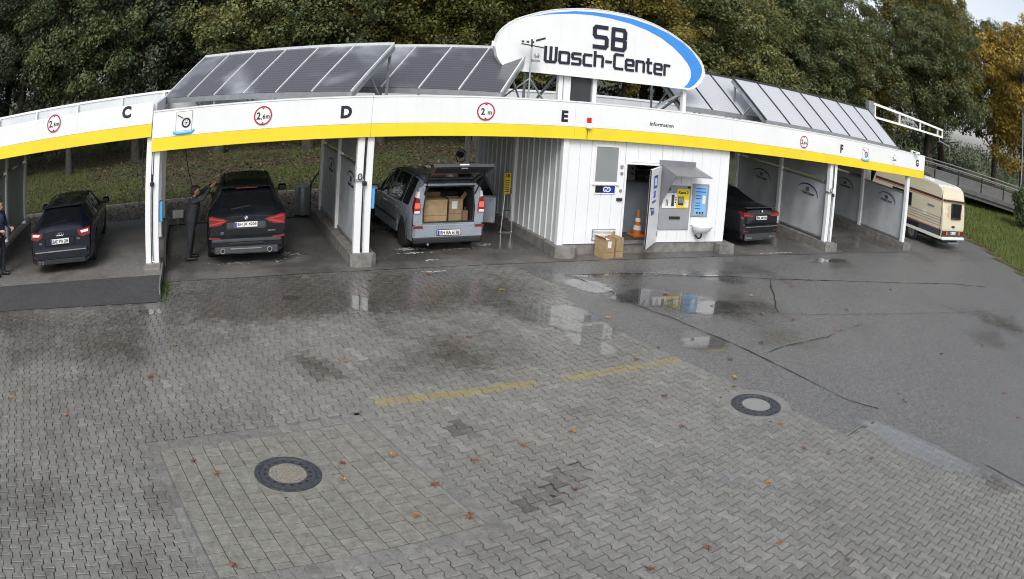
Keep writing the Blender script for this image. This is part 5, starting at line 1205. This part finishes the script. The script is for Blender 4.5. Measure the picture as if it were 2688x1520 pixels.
# ---- black saloon in bay F
def saloon():
    t=thing('saloon_car','black saloon car parked in the bay right of the office','car',(14.50,15.98,.002),R(11))
    sp=dict(L=4.96,W=1.87,floor=.20,rwheel=.335,axles=(1.12,4.09),paint='car_black',rim=10,
      top=[(0,.93),(.04,1.03),(.10,1.075),(.3,1.09),(.72,1.11),(1.5,1.405),(2.2,1.475),(2.8,1.45),(3.15,1.37),(3.9,1.0),(4.5,.88),(4.85,.72),(4.96,.55)],
      belt=[(0,.86),(.3,.96),(2,.96),(3.6,.93),(4.9,.6)],wtop=[(0,.62),(.9,.60),(1.5,.59),(2.6,.60),(4.9,.6)],
      plan=[(0,.88),(.05,.94),(.18,.98),(.5,1),(3.8,1),(4.5,.95),(4.85,.85),(4.96,.76)],
      glass=[('rear_window',.80,1.45,9,12,0),('windscreen',3.15,3.85,9,12,0),('side_window1',1.42,2.25,6,8,0),('side_window2',2.33,3.35,6,8,0)])
    ys,g=car_build(t,sp)
    for s in (1,-1):
        lamp(t,[(s*.40,.885),(s*.42,.925),(s*.84,.965),(s*.87,.93),(s*.86,.845),(s*.52,.84)],-.02,.30)
        lamp(t,[(s*.44,.865),(s*.84,.90),(s*.84,.875),(s*.44,.85)],-.026,-.0205,('lamp_red_bright',),'lamp_strip'); lamp(t,[(s*.62,.46),(s*.84,.48),(s*.84,.44),(s*.62,.43)],-.05,0,('lamp_red',),'reflector')
        MB().box(min(s*.42,s*.72),max(s*.42,s*.72),-.06,.02,.23,.31,.02).build('exhaust','chrome',t); mirror(t,s*.92,3.25,.98,s,'car_black')
        MB().box(min(s*.925,s*.95),max(s*.925,s*.95),1.72,1.92,.80,.83,.006).build('door_handle','car_black',t)
    MB().box(-.84,.84,-.045,.10,.33,.66,.05).build('bumper','car_black',t,40); MB().box(-.76,.76,-.055,-.02,.20,.40,.03).build('diffuser','car_bumper_grey',t); MB().bar((-.78,-.055,.57),(.78,-.055,.57),.02,.022).build('bumper_strip','alloy',t); MB().box(-.70,.70,.01,.10,1.065,1.085,.006).build('boot_lip','car_bumper_grey',t)
    plate(t,0,-.014,.80,'RA AM 204'); MB().lathe([(.04,-.016),(.04,0)],18,'Y',(0,0,.985)).build('emblem','chrome',t); MB().lathe([(.03,-.018),(.03,-.0165)],16,'Y',(0,0,.985)).build('emblem_centre','white_plain',t)
    side_trim(t,ys,g,6,1.4,3.4,'chrome','window_trim',.014,.004)
saloon()
# ---- cream caravan outside the last bay
def caravan():
    t=thing('caravan','cream touring caravan with brown stripes parked beyond the last bay','caravan',(25.5,15.22,0),R(0))
    L,W,H=4.6,2.15,2.52; zf=.42
    prof=[(0,.50),(-.02,.9),(.02,1.5),(.10,2.05),(.20,2.36),(.42,2.49),(.8,2.52),(3.4,2.52),(4.1,2.38),(4.5,1.5),(4.6,.9),(4.5,.45),(3.9,zf),(.3,zf)]
    MB().prism(prof,'X',-W/2,W/2).build('shell','caravan_cream',t)
    pr2=[(y-(.004 if y<1 else -.004),z) for y,z in prof]
    rf=MB().prism([(.19,2.34),(.42,2.495),(.8,2.53),(3.4,2.53),(4.1,2.39),(4.1,2.34),(3.4,2.46),(.8,2.46),(.45,2.43)],'X',-W/2-.006,W/2+.006); rf.build('roof_cap','caravan_white',t)
    for s in (-1,1):
        x=s*(W/2+.003)
        def strip(n,m,y0,y1,z0,z1,o=.0): box(n,m,t,min(x,x+s*(.006+o)),max(x,x+s*(.006+o)),y0,y1,z0,z1)
        strip('side_stripe','caravan_stripe',.12,4.2,1.93,2.02); strip('side_stripe','caravan_orange',.12,4.2,1.885,1.905); strip('side_stripe','caravan_orange',.03,4.4,.80,.825); strip('skirt','caravan_grey',.03,4.45,.56,.79); strip('sill','caravan_white',.05,4.45,.44,.555,.02)
        for z in (.95,1.05,1.15,1.25): strip('side_groove','cloth_grey',.04,4.3,z,z+.012)
        w=MB().box(min(x,x+s*.03),max(x,x+s*.03),1.9,3.1,1.30,1.82,.02).build('side_window','glass_dark',t)
        strip('vent','cloth_grey',.55,.95,1.55,1.63); strip('hatch','caravan_white',1.0,1.2,1.15,1.35); strip('corner_seam','black_plastic',.10,.118,.45,2.35)
        MB().lathe([(.30,-.09),(.33,-.07),(.33,.07),(.30,.09)],24,'X',(s*(W/2-.08),1.75,.33)).build('tyre','rubber',t); MB().lathe([(.20,s*.02),(.20,s*.10),(.08,s*.11)],20,'X',(s*(W/2-.08),1.75,.33)).build('rim','alloy',t); MB().box(min(s*.9,x+s*.012),max(s*.9,x+s*.012),1.35,2.15,.52,.74,.02).build('wheel_arch','black_plastic',t)
    yb=-.03
    MB().box(-.30,.62,-.045,.05,1.28,1.86,.03).build('rear_window','glass_dark',t); o=MB().tube([(-.31,-.05,1.27),(.63,-.05,1.27),(.63,-.03,1.87),(-.31,-.03,1.87),(-.31,-.05,1.27)],.02,6).build('window_seal','rubber',t)
    box('rear_stripe','caravan_stripe',t,-1.05,1.05,-.004,.12,1.93,2.0); box('rear_panel','caravan_grey',t,-1.06,1.06,-.035,.02,.55,.79)
    MB().box(-1.08,1.08,-.12,.05,.43,.55,.03).build('rear_bumper','caravan_white',t)
    for s in (-1,1): box('tail_light','lamp_red',t,min(s*.70,s*1.0),max(s*.70,s*1.0),-.055,-.036,.63,.76); box('tail_lens','cone_orange',t,min(s*.56,s*.69),max(s*.56,s*.69),-.055,-.036,.63,.76)
    plate(t,0.0,-.036,.70,'RA C 118'); box('grab_handle','black_plastic',t,-.18,.10,-.05,-.02,.92,.99)
    dc=MB()
    for k in range(9): dc.tube(arc((-.58+.05*math.sin(k*2.1),-.028,1.35+k*.055),.05+.02*(k%3),.035,k,k+4.2,7),.007,4)
    dc.build('floral_decal','caravan_orange',t); MB().box(-.9,-.5,1.0,1.5,2.52,2.60,.03).build('roof_vent','caravan_white',t); MB().box(-.45,.1,2.2,2.8,2.525,2.61,.03).build('roof_hatch','caravan_white',t)
    box('chassis','black_plastic',t,-.7,.7,.1,4.6,.28,.41); MB().bar((-.5,-.15,.33),(.5,-.15,.33),.05).bar((-.3,.1,.33),(-.3,-.16,.33),.04).bar((.3,.1,.33),(.3,-.16,.33),.04).build('rear_carrier','galvanised',t)
caravan()
# ------------------------------------------------------------------ people (capsule sculpt, voxel-merged into one skin, zones by nearest limb)
def capsule(mb,a,b,ra,rb,n=10):
    a=Vector(a);b=Vector(b);d=(b-a); L=d.length; d=d.normalized() if L>1e-6 else Vector((0,0,1))
    pts=[];rr=[]
    for k in range(4): t=PI/2*k/4; pts.append(a-d*ra*math.cos(t)); rr.append(max(.001,ra*math.sin(t)))
    pts.append(a);rr.append(ra);pts.append(b);rr.append(rb)
    for k in range(1,5): t=PI/2*k/4; pts.append(b+d*rb*math.sin(t)); rr.append(max(.001,rb*math.cos(t)))
    mb.tube(pts,rr,n)
def person(label,loc,rz,J,zones,mats,vox=.011):
    mb=MB(); segs=[]
    for (a,b,ra,rb,z) in zones:
        A=J[a] if isinstance(a,str) else a; B=J[b] if isinstance(b,str) else b
        capsule(mb,A,B,ra,rb); segs.append((np.array(A,float),np.array(B,float),ra,rb,z))
    me=mb.mesh('body'); o=bpy.data.objects.new('tmp',me); C.objects.link(o)
    md=o.modifiers.new('r','REMESH'); md.mode='VOXEL'; md.voxel_size=vox; md.use_smooth_shade=True
    sm=o.modifiers.new('s','SMOOTH'); sm.factor=.5; sm.iterations=2
    dg=bpy.context.evaluated_depsgraph_get(); dg.update(); m2=bpy.data.meshes.new_from_object(o.evaluated_get(dg)); bpy.data.objects.remove(o)
    n=len(m2.vertices); co=np.empty(n*3); m2.vertices.foreach_get('co',co); co=co.reshape(-1,3)
    best=np.full(n,1e9); zi=np.zeros(n,int)
    for A,B,ra,rb,z in segs:
        ab=B-A; t=np.clip(((co-A)@ab)/max(1e-9,ab@ab),0,1); d=np.linalg.norm(co-(A+t[:,None]*ab),axis=1)-(ra+(rb-ra)*t)
        m=d<best; best[m]=d[m]; zi[m]=z
    fi=[zi[p.vertices[0]] for p in m2.polygons]; m2.polygons.foreach_set('material_index',[int(q) for q in fi]); m2.polygons.foreach_set('use_smooth',[True]*len(fi))
    b=link('person',m2,mats); b.location=loc; b.rotation_euler=(0,0,rz); tag(b,label,'person'); return b
def hand_zones(w,d,side,z=4):
    """palm plus five bent fingers; w wrist point, d direction of the hand, side = across the palm"""
    w=np.array(w);d=np.array(d)/np.linalg.norm(d);s=np.array(side)/np.linalg.norm(side);nrm=np.cross(d,s)
    out=[(tuple(w),tuple(w+d*.085),.030,.036,z),(tuple(w+d*.03+s*.018),tuple(w+d*.085+s*.025),.02,.018,z),(tuple(w+d*.03-s*.018),tuple(w+d*.085-s*.025),.02,.018,z)]
    for k,(o,l) in enumerate(((-.034,.065),(-.012,.078),(.012,.075),(.033,.058))):
        a=w+d*.09+s*o; b=a+d*l*.55+nrm*.012; c=b+d*l*.4+nrm*.03
        out+=[(tuple(a),tuple(b),.0105,.0095,z),(tuple(b),tuple(c),.0095,.008,z)]
    a=w+d*.025-s*.03; b=a+d*.03-s*.035+nrm*.01; c=b+d*.03-s*.012+nrm*.015
    out+=[(tuple(a),tuple(b),.014,.012,z),(tuple(b),tuple(c),.012,.010,z)]
    return out
# man wiping the SUV roof: seen from behind-left, facing the car (+x), arms raised
J=dict(pel=(0,0,.95),chest=(.04,0,1.30),neck=(.05,.0,1.47),head=(.085,0,1.60),sl=(.03,.19,1.42),sr=(.03,-.19,1.42))
zm=[('pel','chest',.145,.165,0),((0,.07,.98),(.04,.11,1.33),.12,.115,0),((0,-.07,.98),(.04,-.11,1.33),.12,.115,0),('chest','neck',.15,.075,0),((.03,.15,1.40),(.03,-.15,1.40),.075,.075,0),
 ('neck',(.065,0,1.54),.056,.055,3),('head',(.09,0,1.66),.088,.092,3),((.07,0,1.68),(.045,0,1.62),.094,.09,2),((.10,0,1.71),(.03,0,1.70),.075,.07,2),((.17,0,1.61),(.185,0,1.595),.016,.018,3),((.155,.03,1.56),(.155,-.03,1.56),.018,.018,3),((.08,.092,1.61),(.08,.097,1.63),.016,.018,3),((.08,-.092,1.61),(.08,-.097,1.63),.016,.018,3),
 ('sl',(.20,.22,1.52),.068,.056,0),((.20,.22,1.52),(.38,.16,1.66),.056,.042,0),('sr',(.24,-.22,1.48),.068,.056,0),((.24,-.22,1.48),(.40,-.14,1.70),.056,.042,0),
 ((0,.09,.93),(.03,.10,.52),.10,.072,1),((.03,.10,.52),(-.02,.10,.10),.068,.052,1),((0,-.09,.93),(-.04,-.11,.52),.10,.072,1),((-.04,-.11,.52),(-.10,-.13,.10),.068,.052,1),
 ((-.04,.10,.055),(.15,.105,.045),.052,.042,5),((-.12,-.13,.055),(.07,-.14,.045),.052,.042,5),((0,.0,.86),(0,0,.98),.13,.14,0)]
zm+=hand_zones((.41,.15,1.685),(.75,-.1,.35),(0,1,.1)); zm+=hand_zones((.425,-.13,1.73),(.7,.1,.45),(0,1,-.1))
P1=person('person in dark jacket and trousers with raised arms wiping the SUV roof',(-.08,16.80,.0),R(6),J,zm,['jacket_dark','trousers_dark','hair_dark','skin','skin','shoe']); P1.scale=(1.08,1.12,.925)
def cloth_part(p,name,mat,pts,r): MB().tube(pts,r,6).build(name,mat,p)
cloth_part(P1,'collar','cloth_grey',[(.0,.06,1.475),(-.02,0,1.49),(.0,-.06,1.475)],.018)
t=thing('chamois_cloth','dark wiping cloth in the hands of the person beside the SUV','cloth',(.40,16.83,1.60),R(6)); MB().box(-.03,.20,-.12,.14,-.012,.02,.01).build('cloth_sheet','cloth_black',t); MB().box(-.05,-.031,-.10,.12,-.10,.0,.006).build('cloth_fold','cloth_black',t)
# person at the left picture edge: navy top, dark work trousers with orange piping, half turned towards the car
J=dict(pel=(0,0,.95),chest=(.03,0,1.28),neck=(.03,0,1.46),head=(.07,0,1.58))
zl=[('pel','chest',.145,.17,0),((0,.07,.98),(.03,.12,1.32),.12,.115,0),((0,-.07,.98),(.03,-.12,1.32),.12,.115,0),('chest','neck',.15,.075,0),((.02,.16,1.39),(.02,-.16,1.39),.078,.078,0),('neck',(.05,0,1.52),.056,.055,3),('head',(.075,0,1.64),.088,.092,3),((.05,0,1.67),(.03,0,1.62),.094,.09,2),((.08,0,1.70),(.02,0,1.69),.076,.07,2),((.155,0,1.59),(.17,0,1.575),.016,.018,3),((.14,.03,1.54),(.14,-.03,1.54),.018,.018,3),((.065,.092,1.59),(.065,.097,1.61),.016,.018,3),((.065,-.092,1.59),(.065,-.097,1.61),.016,.018,3),
 ((.02,.2,1.40),(.08,.27,1.14),.066,.054,0),((.08,.27,1.14),(.28,.22,1.06),.052,.040,0),((.02,-.2,1.40),(.06,-.28,1.13),.066,.054,0),((.06,-.28,1.13),(.26,-.24,1.08),.052,.040,0),
 ((0,.095,.93),(.08,.10,.52),.105,.078,1),((.08,.10,.52),(.02,.10,.10),.072,.058,1),((0,-.095,.93),(-.02,-.11,.52),.105,.078,1),((-.02,-.11,.52),(-.12,-.12,.10),.072,.058,1),
 ((.0,.10,.055),(.20,.105,.045),.054,.044,5),((-.14,-.12,.055),(.05,-.13,.045),.054,.044,5),((0,.0,.86),(0,0,.98),.13,.14,1)]
zl+=hand_zones((.31,.21,1.055),(.9,-.2,-.1),(0,.5,1)); zl+=hand_zones((.29,-.235,1.085),(.9,.2,-.1),(0,-.5,1))
P2=person('person in navy top and dark work trousers with orange stripes left of the estate car',(-5.50,15.62,ZSC+.001),R(-20),J,zl,['jacket_navy','trousers_dark','hair_dark','skin','skin','shoe']); P2.scale=(1.08,1.1,1.0)
MB().tube([(.105,-.13,.86),(.10,-.175,.62),(.075,-.185,.50)],.014,6).build('orange_stripe','reflective_orange',P2); MB().tube([(.09,-.165,.52),(.0,-.185,.36),(-.03,-.19,.22)],.010,6).build('white_stripe','paper',P2); MB().box(.09,.12,-.18,-.05,.90,.93).build('belt_tab','reflective_orange',P2); MB().box(-.02,.17,-.29,-.20,1.02,1.30,.03).build('grey_sleeve','cloth_grey',P2)
# ------------------------------------------------------------------ vegetation
def leaf_mesh(cent,rad,nper,leaf,flat=.75,droop=.3,seed=1,lvspread=.25):
    """cent: (n,3) clump centres, rad: (n,) clump radii; leaf quads spread through each clump"""
    g=np.random.default_rng(seed); n=len(cent); N=n*nper
    ci=np.repeat(np.arange(n),nper); d=g.normal(size=(N,3)); d/=np.linalg.norm(d,axis=1)[:,None]; r=g.random(N)**.45
    off=d*r[:,None]*rad[ci][:,None]; off[:,2]*=flat; P=cent[ci]+off
    nr=d*.6+g.normal(size=(N,3))*.55+np.array([0,0,.55]); nr/=np.linalg.norm(nr,axis=1)[:,None]
    a=g.normal(size=(N,3)); a[:,2]-=droop*1.5; a-= (a*nr).sum(1)[:,None]*nr; a/=np.linalg.norm(a,axis=1)[:,None]; b=np.cross(nr,a)
    s=leaf*(.65+.7*g.random(N))[:,None]
    V=np.stack([P-a*s,P+b*s*.55+nr*s*.12,P+a*s,P-b*s*.55+nr*s*.12],1).reshape(-1,3)
    me=bpy.data.meshes.new('crown'); me.vertices.add(4*N); me.vertices.foreach_set('co',V.ravel()); me.loops.add(4*N); me.loops.foreach_set('vertex_index',np.arange(4*N,dtype=np.int32))
    me.polygons.add(N); me.polygons.foreach_set('loop_start',np.arange(0,4*N,4,dtype=np.int32))
    cl=g.random(n); lv=np.clip(cl[ci]*.55+g.random(N)*lvspread*1.8,0,1)
    at=me.attributes.new('lv','FLOAT','POINT'); at.data.foreach_set('value',np.repeat(lv,4)); me.update(calc_edges=True); return me
def crown_clumps(seed,rx,h0,h1,n,cr=(.40,1.0)):
    g=np.random.default_rng(seed); d=g.normal(size=(n,3)); d/=np.linalg.norm(d,axis=1)[:,None]; r=g.random(n)**.33
    zc=(h0+h1)/2; rz=(h1-h0)/2
    c=d*r[:,None]*np.array([rx,rx,rz]); c[:,2]+=zc
    lob=1+.22*np.sin(3*np.arctan2(c[:,1],c[:,0])+seed)+.15*np.sin(c[:,2]*1.3+seed); c[:,:2]*=lob[:,None]
    return c,g.uniform(*cr,n)
def trunk_mesh(seed,h,r,rx,h0,nb=9):
    rn=random.Random(seed); mb=MB(); pts=[]; x=y=0
    for k in range(9): t=k/8; pts.append((x,y,h*t)); x+=rn.gauss(0,.07); y+=rn.gauss(0,.07)
    mb.tube(pts,[r*(1.25 if k==0 else 1)*(1-.85*k/8) for k in range(9)],9)
    for k in range(nb):
        t=.22+.68*k/nb; z=h*t; i=min(7,int(t*8)); b=pts[i]; a=rn.uniform(0,6.28); l=rx*rn.uniform(.6,.95)*(1-.45*t)
        p1=(b[0]+l*.45*math.cos(a),b[1]+l*.45*math.sin(a),z+l*.25); p2=(b[0]+l*math.cos(a+.2),b[1]+l*math.sin(a+.2),z+l*.42)
        mb.tube([(b[0],b[1],z-.1),p1,p2],[r*.38*(1-.6*t),r*.2*(1-.5*t),.015],6)
    return mb.mesh('trunk',60)
def tree_kind(seed,rx,h0,h1,n,nper,leaf,droop,h,r):
    c,cr=crown_clumps(seed,rx,h0,h1,n); return leaf_mesh(c,cr,nper,leaf,.72,droop,seed),trunk_mesh(seed,h,r,rx,h0)
KINDS=[tree_kind(21,3.3,2.4,11.5,170,230,.085,.5,10.5,.22),tree_kind(22,3.8,3.0,12.5,180,230,.092,.3,11,.26),tree_kind(23,3.0,1.9,10.5,160,230,.082,.6,9.5,.19),tree_kind(24,4.2,3.4,14,190,230,.095,.3,12.5,.30)]
for _,tr in KINDS: tr.materials.append(MATS['bark'])
CM={}
def tree(x,y,k,mat,sc,label,group,rz=None,name='woodland_tree',squash=1.0):
    key=(k,mat)
    if key not in CM:
        me=KINDS[k][0] if not KINDS[k][0].materials else KINDS[k][0].copy()
        if me.materials: me.materials.clear()
        me.materials.append(MATS[mat]); CM[key]=me
    z=wz(x,y) if y>24.2 else .1
    t=thing(name,label,'tree',(x,y,z-.05),random.uniform(0,6.28) if rz is None else rz,group); t.scale=(sc,sc,sc*squash)
    for nm,me in (('trunk',KINDS[k][1]),('crown',CM[key])):
        o=bpy.data.objects.new(nm,me); C.objects.link(o); o.parent=t
    return t
G1='front row of woodland trees behind the wash bays'; L1='tall leafy tree in the front row of the woodland behind the wash bays'
G2='deeper woodland trees'; L2='tree standing deeper in the woodland, partly hidden by the front row'
rnt=random.Random(5)
front=[(-24,34,1,'leaf_mid'),(-19.5,36,0,'leaf_mid'),(-15.5,33.5,2,'leaf_mid'),(-11,35,0,'leaf_bluegreen'),(-7.2,34.6,2,'leaf_mid'),(-3.5,37,0,'leaf_bluegreen'),(1.2,36.6,3,'leaf_mid'),(5.6,35.5,1,'leaf_mid'),(9.6,37.5,2,'leaf_yellowgreen'),(13.3,34.5,0,'leaf_yellowgreen'),(17.2,36.5,2,'leaf_yellowgreen'),(21.3,35,3,'leaf_yellowgreen'),(25.5,36.5,1,'leaf_mid'),(29.5,34.5,0,'leaf_mid'),(33.5,37,3,'leaf_mid'),(37.5,35.5,1,'leaf_dark'),(41.5,38.5,2,'leaf_dark'),(45.5,36.5,0,'leaf_yellowgreen')]
FL=['far left of bay C, first of the front row','behind the left end of the bay C fascia','behind the height sign left of letter C','behind letter C, left of the solar arrays','with a slim trunk seen through bay C','left of the outward-turned solar array','thick trunked, seen through bay D beside the SUV','behind the middle of the six-panel solar array','yellow-green, behind the four-panel solar array','yellow-green, behind the left end of the oval sign','yellow-green, seen below the oval roof sign','behind the right end of the oval roof sign','above the solar array partly behind the sign','above the left end of the seven-panel solar array','above the middle of the seven-panel solar array','above the right end of the seven-panel solar array','behind the mast of the lattice boom','yellow-green, above the tip of the lattice boom']
for (x,y,k,mt),fl in zip(front,FL): tree(x,y,k,mt,rnt.uniform(.95,1.15),'tall woodland tree '+fl,G1)
for k in range(17):
    x=-27+k*5.1+rnt.uniform(-1,1); y=43.5+rnt.uniform(-1.5,1.5)+max(0,x-30)*.1
    tree(x,y,rnt.randrange(4),rnt.choice(('leaf_dark','leaf_mid','leaf_mid','leaf_yellowgreen')),rnt.uniform(1.05,1.3),L2,G2)
for k in range(15):
    x=-32+k*6.6+rnt.uniform(-1,1); y=52+rnt.uniform(-1.5,1.5)
    tree(x,y,rnt.randrange(4),rnt.choice(('leaf_dark','leaf_mid')),rnt.uniform(1.15,1.4),L2,G2)
# right-hand side: trees beyond the bridge, with the gap of open sky between
tree(48,32,3,'leaf_dark',1.15,'dark green tree at the right end of the woodland beside the sky gap',None)
tree(53.5,36,3,'leaf_yellowgreen',1.45,'green tree standing behind the bridge railing left of the sky gap',None)
tree(60.5,38.5,1,'leaf_mid',1.75,'dark slender tree right behind the bridge below the sky gap',None)
tree(72,37,1,'leaf_bluegreen',1.6,'pale grey-green tree right of the sky gap',None,name='grey_green_tree')
tree(57.5,26.0,2,'leaf_autumn',1.75,'large orange-yellow autumn tree beyond the bridge beside the lamp post',None,name='autumn_tree')
tree(61.5,25.5,0,'leaf_autumn',1.6,'farther of the two orange autumn trees beside the lamp post',None,name='autumn_tree')
# undergrowth closing the view under the crowns
g=np.random.default_rng(3)
n=620; c=np.stack([g.uniform(-40,62,n),g.uniform(46,58,n),g.uniform(.2,7.5,n)],1); o=link('undergrowth',leaf_mesh(c,g.uniform(.9,1.7,n),70,.17,.9,.3,31),'leaf_shaded'); tag(o,'dark undergrowth and far foliage closing the view through the woodland','undergrowth',kind='stuff')
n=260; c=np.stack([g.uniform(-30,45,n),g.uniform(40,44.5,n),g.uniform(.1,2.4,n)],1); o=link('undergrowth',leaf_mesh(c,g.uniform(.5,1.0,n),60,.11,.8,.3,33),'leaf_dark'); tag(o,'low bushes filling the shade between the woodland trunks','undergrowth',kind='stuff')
n=300; c=np.stack([g.uniform(55,110,n),g.uniform(40,75,n),g.uniform(.3,4.5,n)],1); o=link('undergrowth',leaf_mesh(c,g.uniform(1,1.8,n),60,.2,.9,.3,35),'leaf_bluegreen'); tag(o,'distant hedge mass beyond the bridge','hedge',kind='stuff')
# leaf litter
def litter(n,x0,x1,y0,y1,zf,seed,size,label,mat='litter_leaf',dens=None):
    g=np.random.default_rng(seed); x=g.uniform(x0,x1,n); y=g.uniform(y0,y1,n)
    z=np.array([zf(a,b) for a,b in zip(x,y)])+.015; a=g.uniform(0,6.28,n); s=size*(.6+.8*g.random(n)); ti=g.normal(0,.35,(n,2))
    V=np.zeros((n,4,3))
    for k,(u,v) in enumerate(((1,0),(0,.6),(-1,0),(0,-.6))):
        dx=(u*np.cos(a)-v*np.sin(a))*s; dy=(u*np.sin(a)+v*np.cos(a))*s; V[:,k,0]=x+dx; V[:,k,1]=y+dy; V[:,k,2]=z+dx*ti[:,0]+dy*ti[:,1]+s*.25
    me=bpy.data.meshes.new('litter'); me.from_pydata(V.reshape(-1,3).tolist(),[],np.arange(4*n).reshape(-1,4).tolist()); at=me.attributes.new('lv','FLOAT','POINT'); at.data.foreach_set('value',np.repeat(g.random(n),4)); me.update()
    o=link('leaf_litter',me,mat); tag(o,label,'leaves',kind='stuff')
litter(26000,-13,15,24.3,42,wz,41,.055,'carpet of fallen leaves on the woodland floor behind the bays')
litter(6000,-11,12,20.7,24.1,lambda x,y:.03,42,.045,'scattered leaves on the gravel behind the bays')
# grass patches on the woodland floor
def grass(n,fx,label,hh,seed,wd=.012,mat='grass_blade'):
    g=np.random.default_rng(seed); P=fx(g,n); n=len(P); a=g.uniform(0,6.28,n); h=hh*(.5+.9*g.random(n)); le=g.normal(0,.45,(n,2))*h[:,None]
    V=np.zeros((n,3,3)); V[:,0]=P; V[:,1]=P; V[:,2]=P; V[:,0,0]-=np.cos(a)*wd; V[:,0,1]-=np.sin(a)*wd; V[:,1,0]+=np.cos(a)*wd; V[:,1,1]+=np.sin(a)*wd; V[:,2,0]+=le[:,0]; V[:,2,1]+=le[:,1]; V[:,2,2]+=h
    me=bpy.data.meshes.new('grass'); me.from_pydata(V.reshape(-1,3).tolist(),[],np.arange(3*n).reshape(-1,3).tolist()); at=me.attributes.new('lv','FLOAT','POINT'); at.data.foreach_set('value',np.repeat(g.random(n),3)); me.update()
    o=link('grass',me,mat); tag(o,label,'grass',kind='stuff')
def gx1(g,n):
    x=g.uniform(-12,9,n); y=g.uniform(24.4,36,n); k=np.array([n2(a,b,.22,21)+(.30 if b<30 else -.05)>.0 for a,b in zip(x,y)]); x,y=x[k],y[k]; return np.stack([x,y,[wz(a,b) for a,b in zip(x,y)]],1)
grass(60000,gx1,'patches of short grass among the leaf litter behind the bays',.085,51)
# grass bank on the right
def bank_d(x,y): return ((x-27.56)*5.7-(y-11.6)*3.64)/6.763
def bz(x,y): d=max(0,bank_d(x,y)); return .015+.075*min(d,16)+.05*n2(x,y,.6,4)*min(1,d)
struct(heightmesh('terrain',fr(20,90,1.0),fr(-14,70,1.0),bz,'grass_ground',keep=lambda x,y: bank_d(x,y)>-.4))
def gx2(g,n):
    x=g.uniform(26.5,46,n); y=g.uniform(6,28,n); k=np.array([0<bank_d(a,b)<13 for a,b in zip(x,y)]); x,y=x[k],y[k]; return np.stack([x,y,[bz(a,b) for a,b in zip(x,y)]],1)
grass(70000,gx2,'rough grass on the bank right of the caravan',.20,52,.018,'bank_grass')
def bush(name,label,x,y,z,r,h,mat,seed,n=60):
    t=thing(name,label,'bush',(x,y,z)); c,cr=crown_clumps(seed,r,.15,h,n,(.25,.45)); o=link('crown',leaf_mesh(c,cr,90,.07,.8,.2,seed),mat,t); MB().tube([(0,0,0),(.05,.03,h*.6)],[.06,.02],6).build('stem','bark',t)
bush('bush','dark green bush on the bank right of the bridge railing',40.6,17.4,bz(40.6,17.4),1.5,2.4,'leaf_dark',61,90)
bush('bush','low bush in the shadow under the bridge deck',38.5,25.5,bz(38.5,25.5),1.3,1.4,'leaf_shaded',62)
bush('bush','green bush beside the bridge deck above the caravan roof',41.5,29.5,bz(41.5,29.5),1.6,3.0,'leaf_mid',63)
# ------------------------------------------------------------------ bridge with railing, lamp post
BA,BB=Vector((33.0,40.3,0)),Vector((50.5,7.0,0)); bd=(BB-BA).normalized(); bn=Vector((-bd.y,bd.x,0)); 
if bn.x<0: bn=-bn
t=thing('road_bridge','grey concrete road bridge with steel railing behind the grass bank','bridge',(0,0,0))
def slab(nm,mat,o0,o1,z0,z1,a=0.0,b=(BB-BA).length):
    q=[BA+bd*a+bn*o0,BA+bd*b+bn*o0,BA+bd*b+bn*o1,BA+bd*a+bn*o1]
    return MB().prism([(v.x,v.y) for v in q],'Z',z0,z1).build(nm,mat,t)
slab('deck','bridge_concrete',0,8,1.12,1.52); slab('carriageway','road_far',.6,7.6,1.524,1.54); slab('edge_beam','bridge_concrete',-.12,.35,1.36,1.60); slab('edge_beam','bridge_concrete',7.7,8.1,1.30,1.66)
slab('abutment','bridge_concrete',.4,7.6,-.1,1.119,25.5,28.5); slab('abutment','bridge_concrete',.4,7.6,-.1,1.119,4,9)
for off in (.12,7.9):
    for z in (2.62,2.25,1.92): MB().tube([BA+bn*off+Vector((0,0,z)),BB+bn*off+Vector((0,0,z))],.055 if z>2.4 else .03,8).build('railing_bar','rail_metal',t)
    for k in range(20): q=BA+bd*(k*1.98)+bn*off; MB().bar(q+Vector((0,0,1.66)),q+Vector((0,0,2.62)),.09).build('railing_post','dark_steel',t)
q=BA+bn*.9; MB().bar(q+Vector((0,0,2.05)),BB+bn*.9+Vector((0,0,2.05)),.08,.28).build('crash_barrier','rail_metal',t)
t=thing('lamp_post','thin grey lamp post beyond the bridge at the right','lamp post',(52.5,23.6,1.0)); MB().tube([(0,0,0),(0,0,7.5)],[.07,.045],8).build('pole','galvanised',t); MB().tube([(0,0,7.4),(0,0,7.8),(-.8,0,7.95)],.035,6).build('arm','galvanised',t); MB().box(-1.3,-.7,-.1,.1,7.9,8.0,.02).build('lamp_head','grey_steel',t)
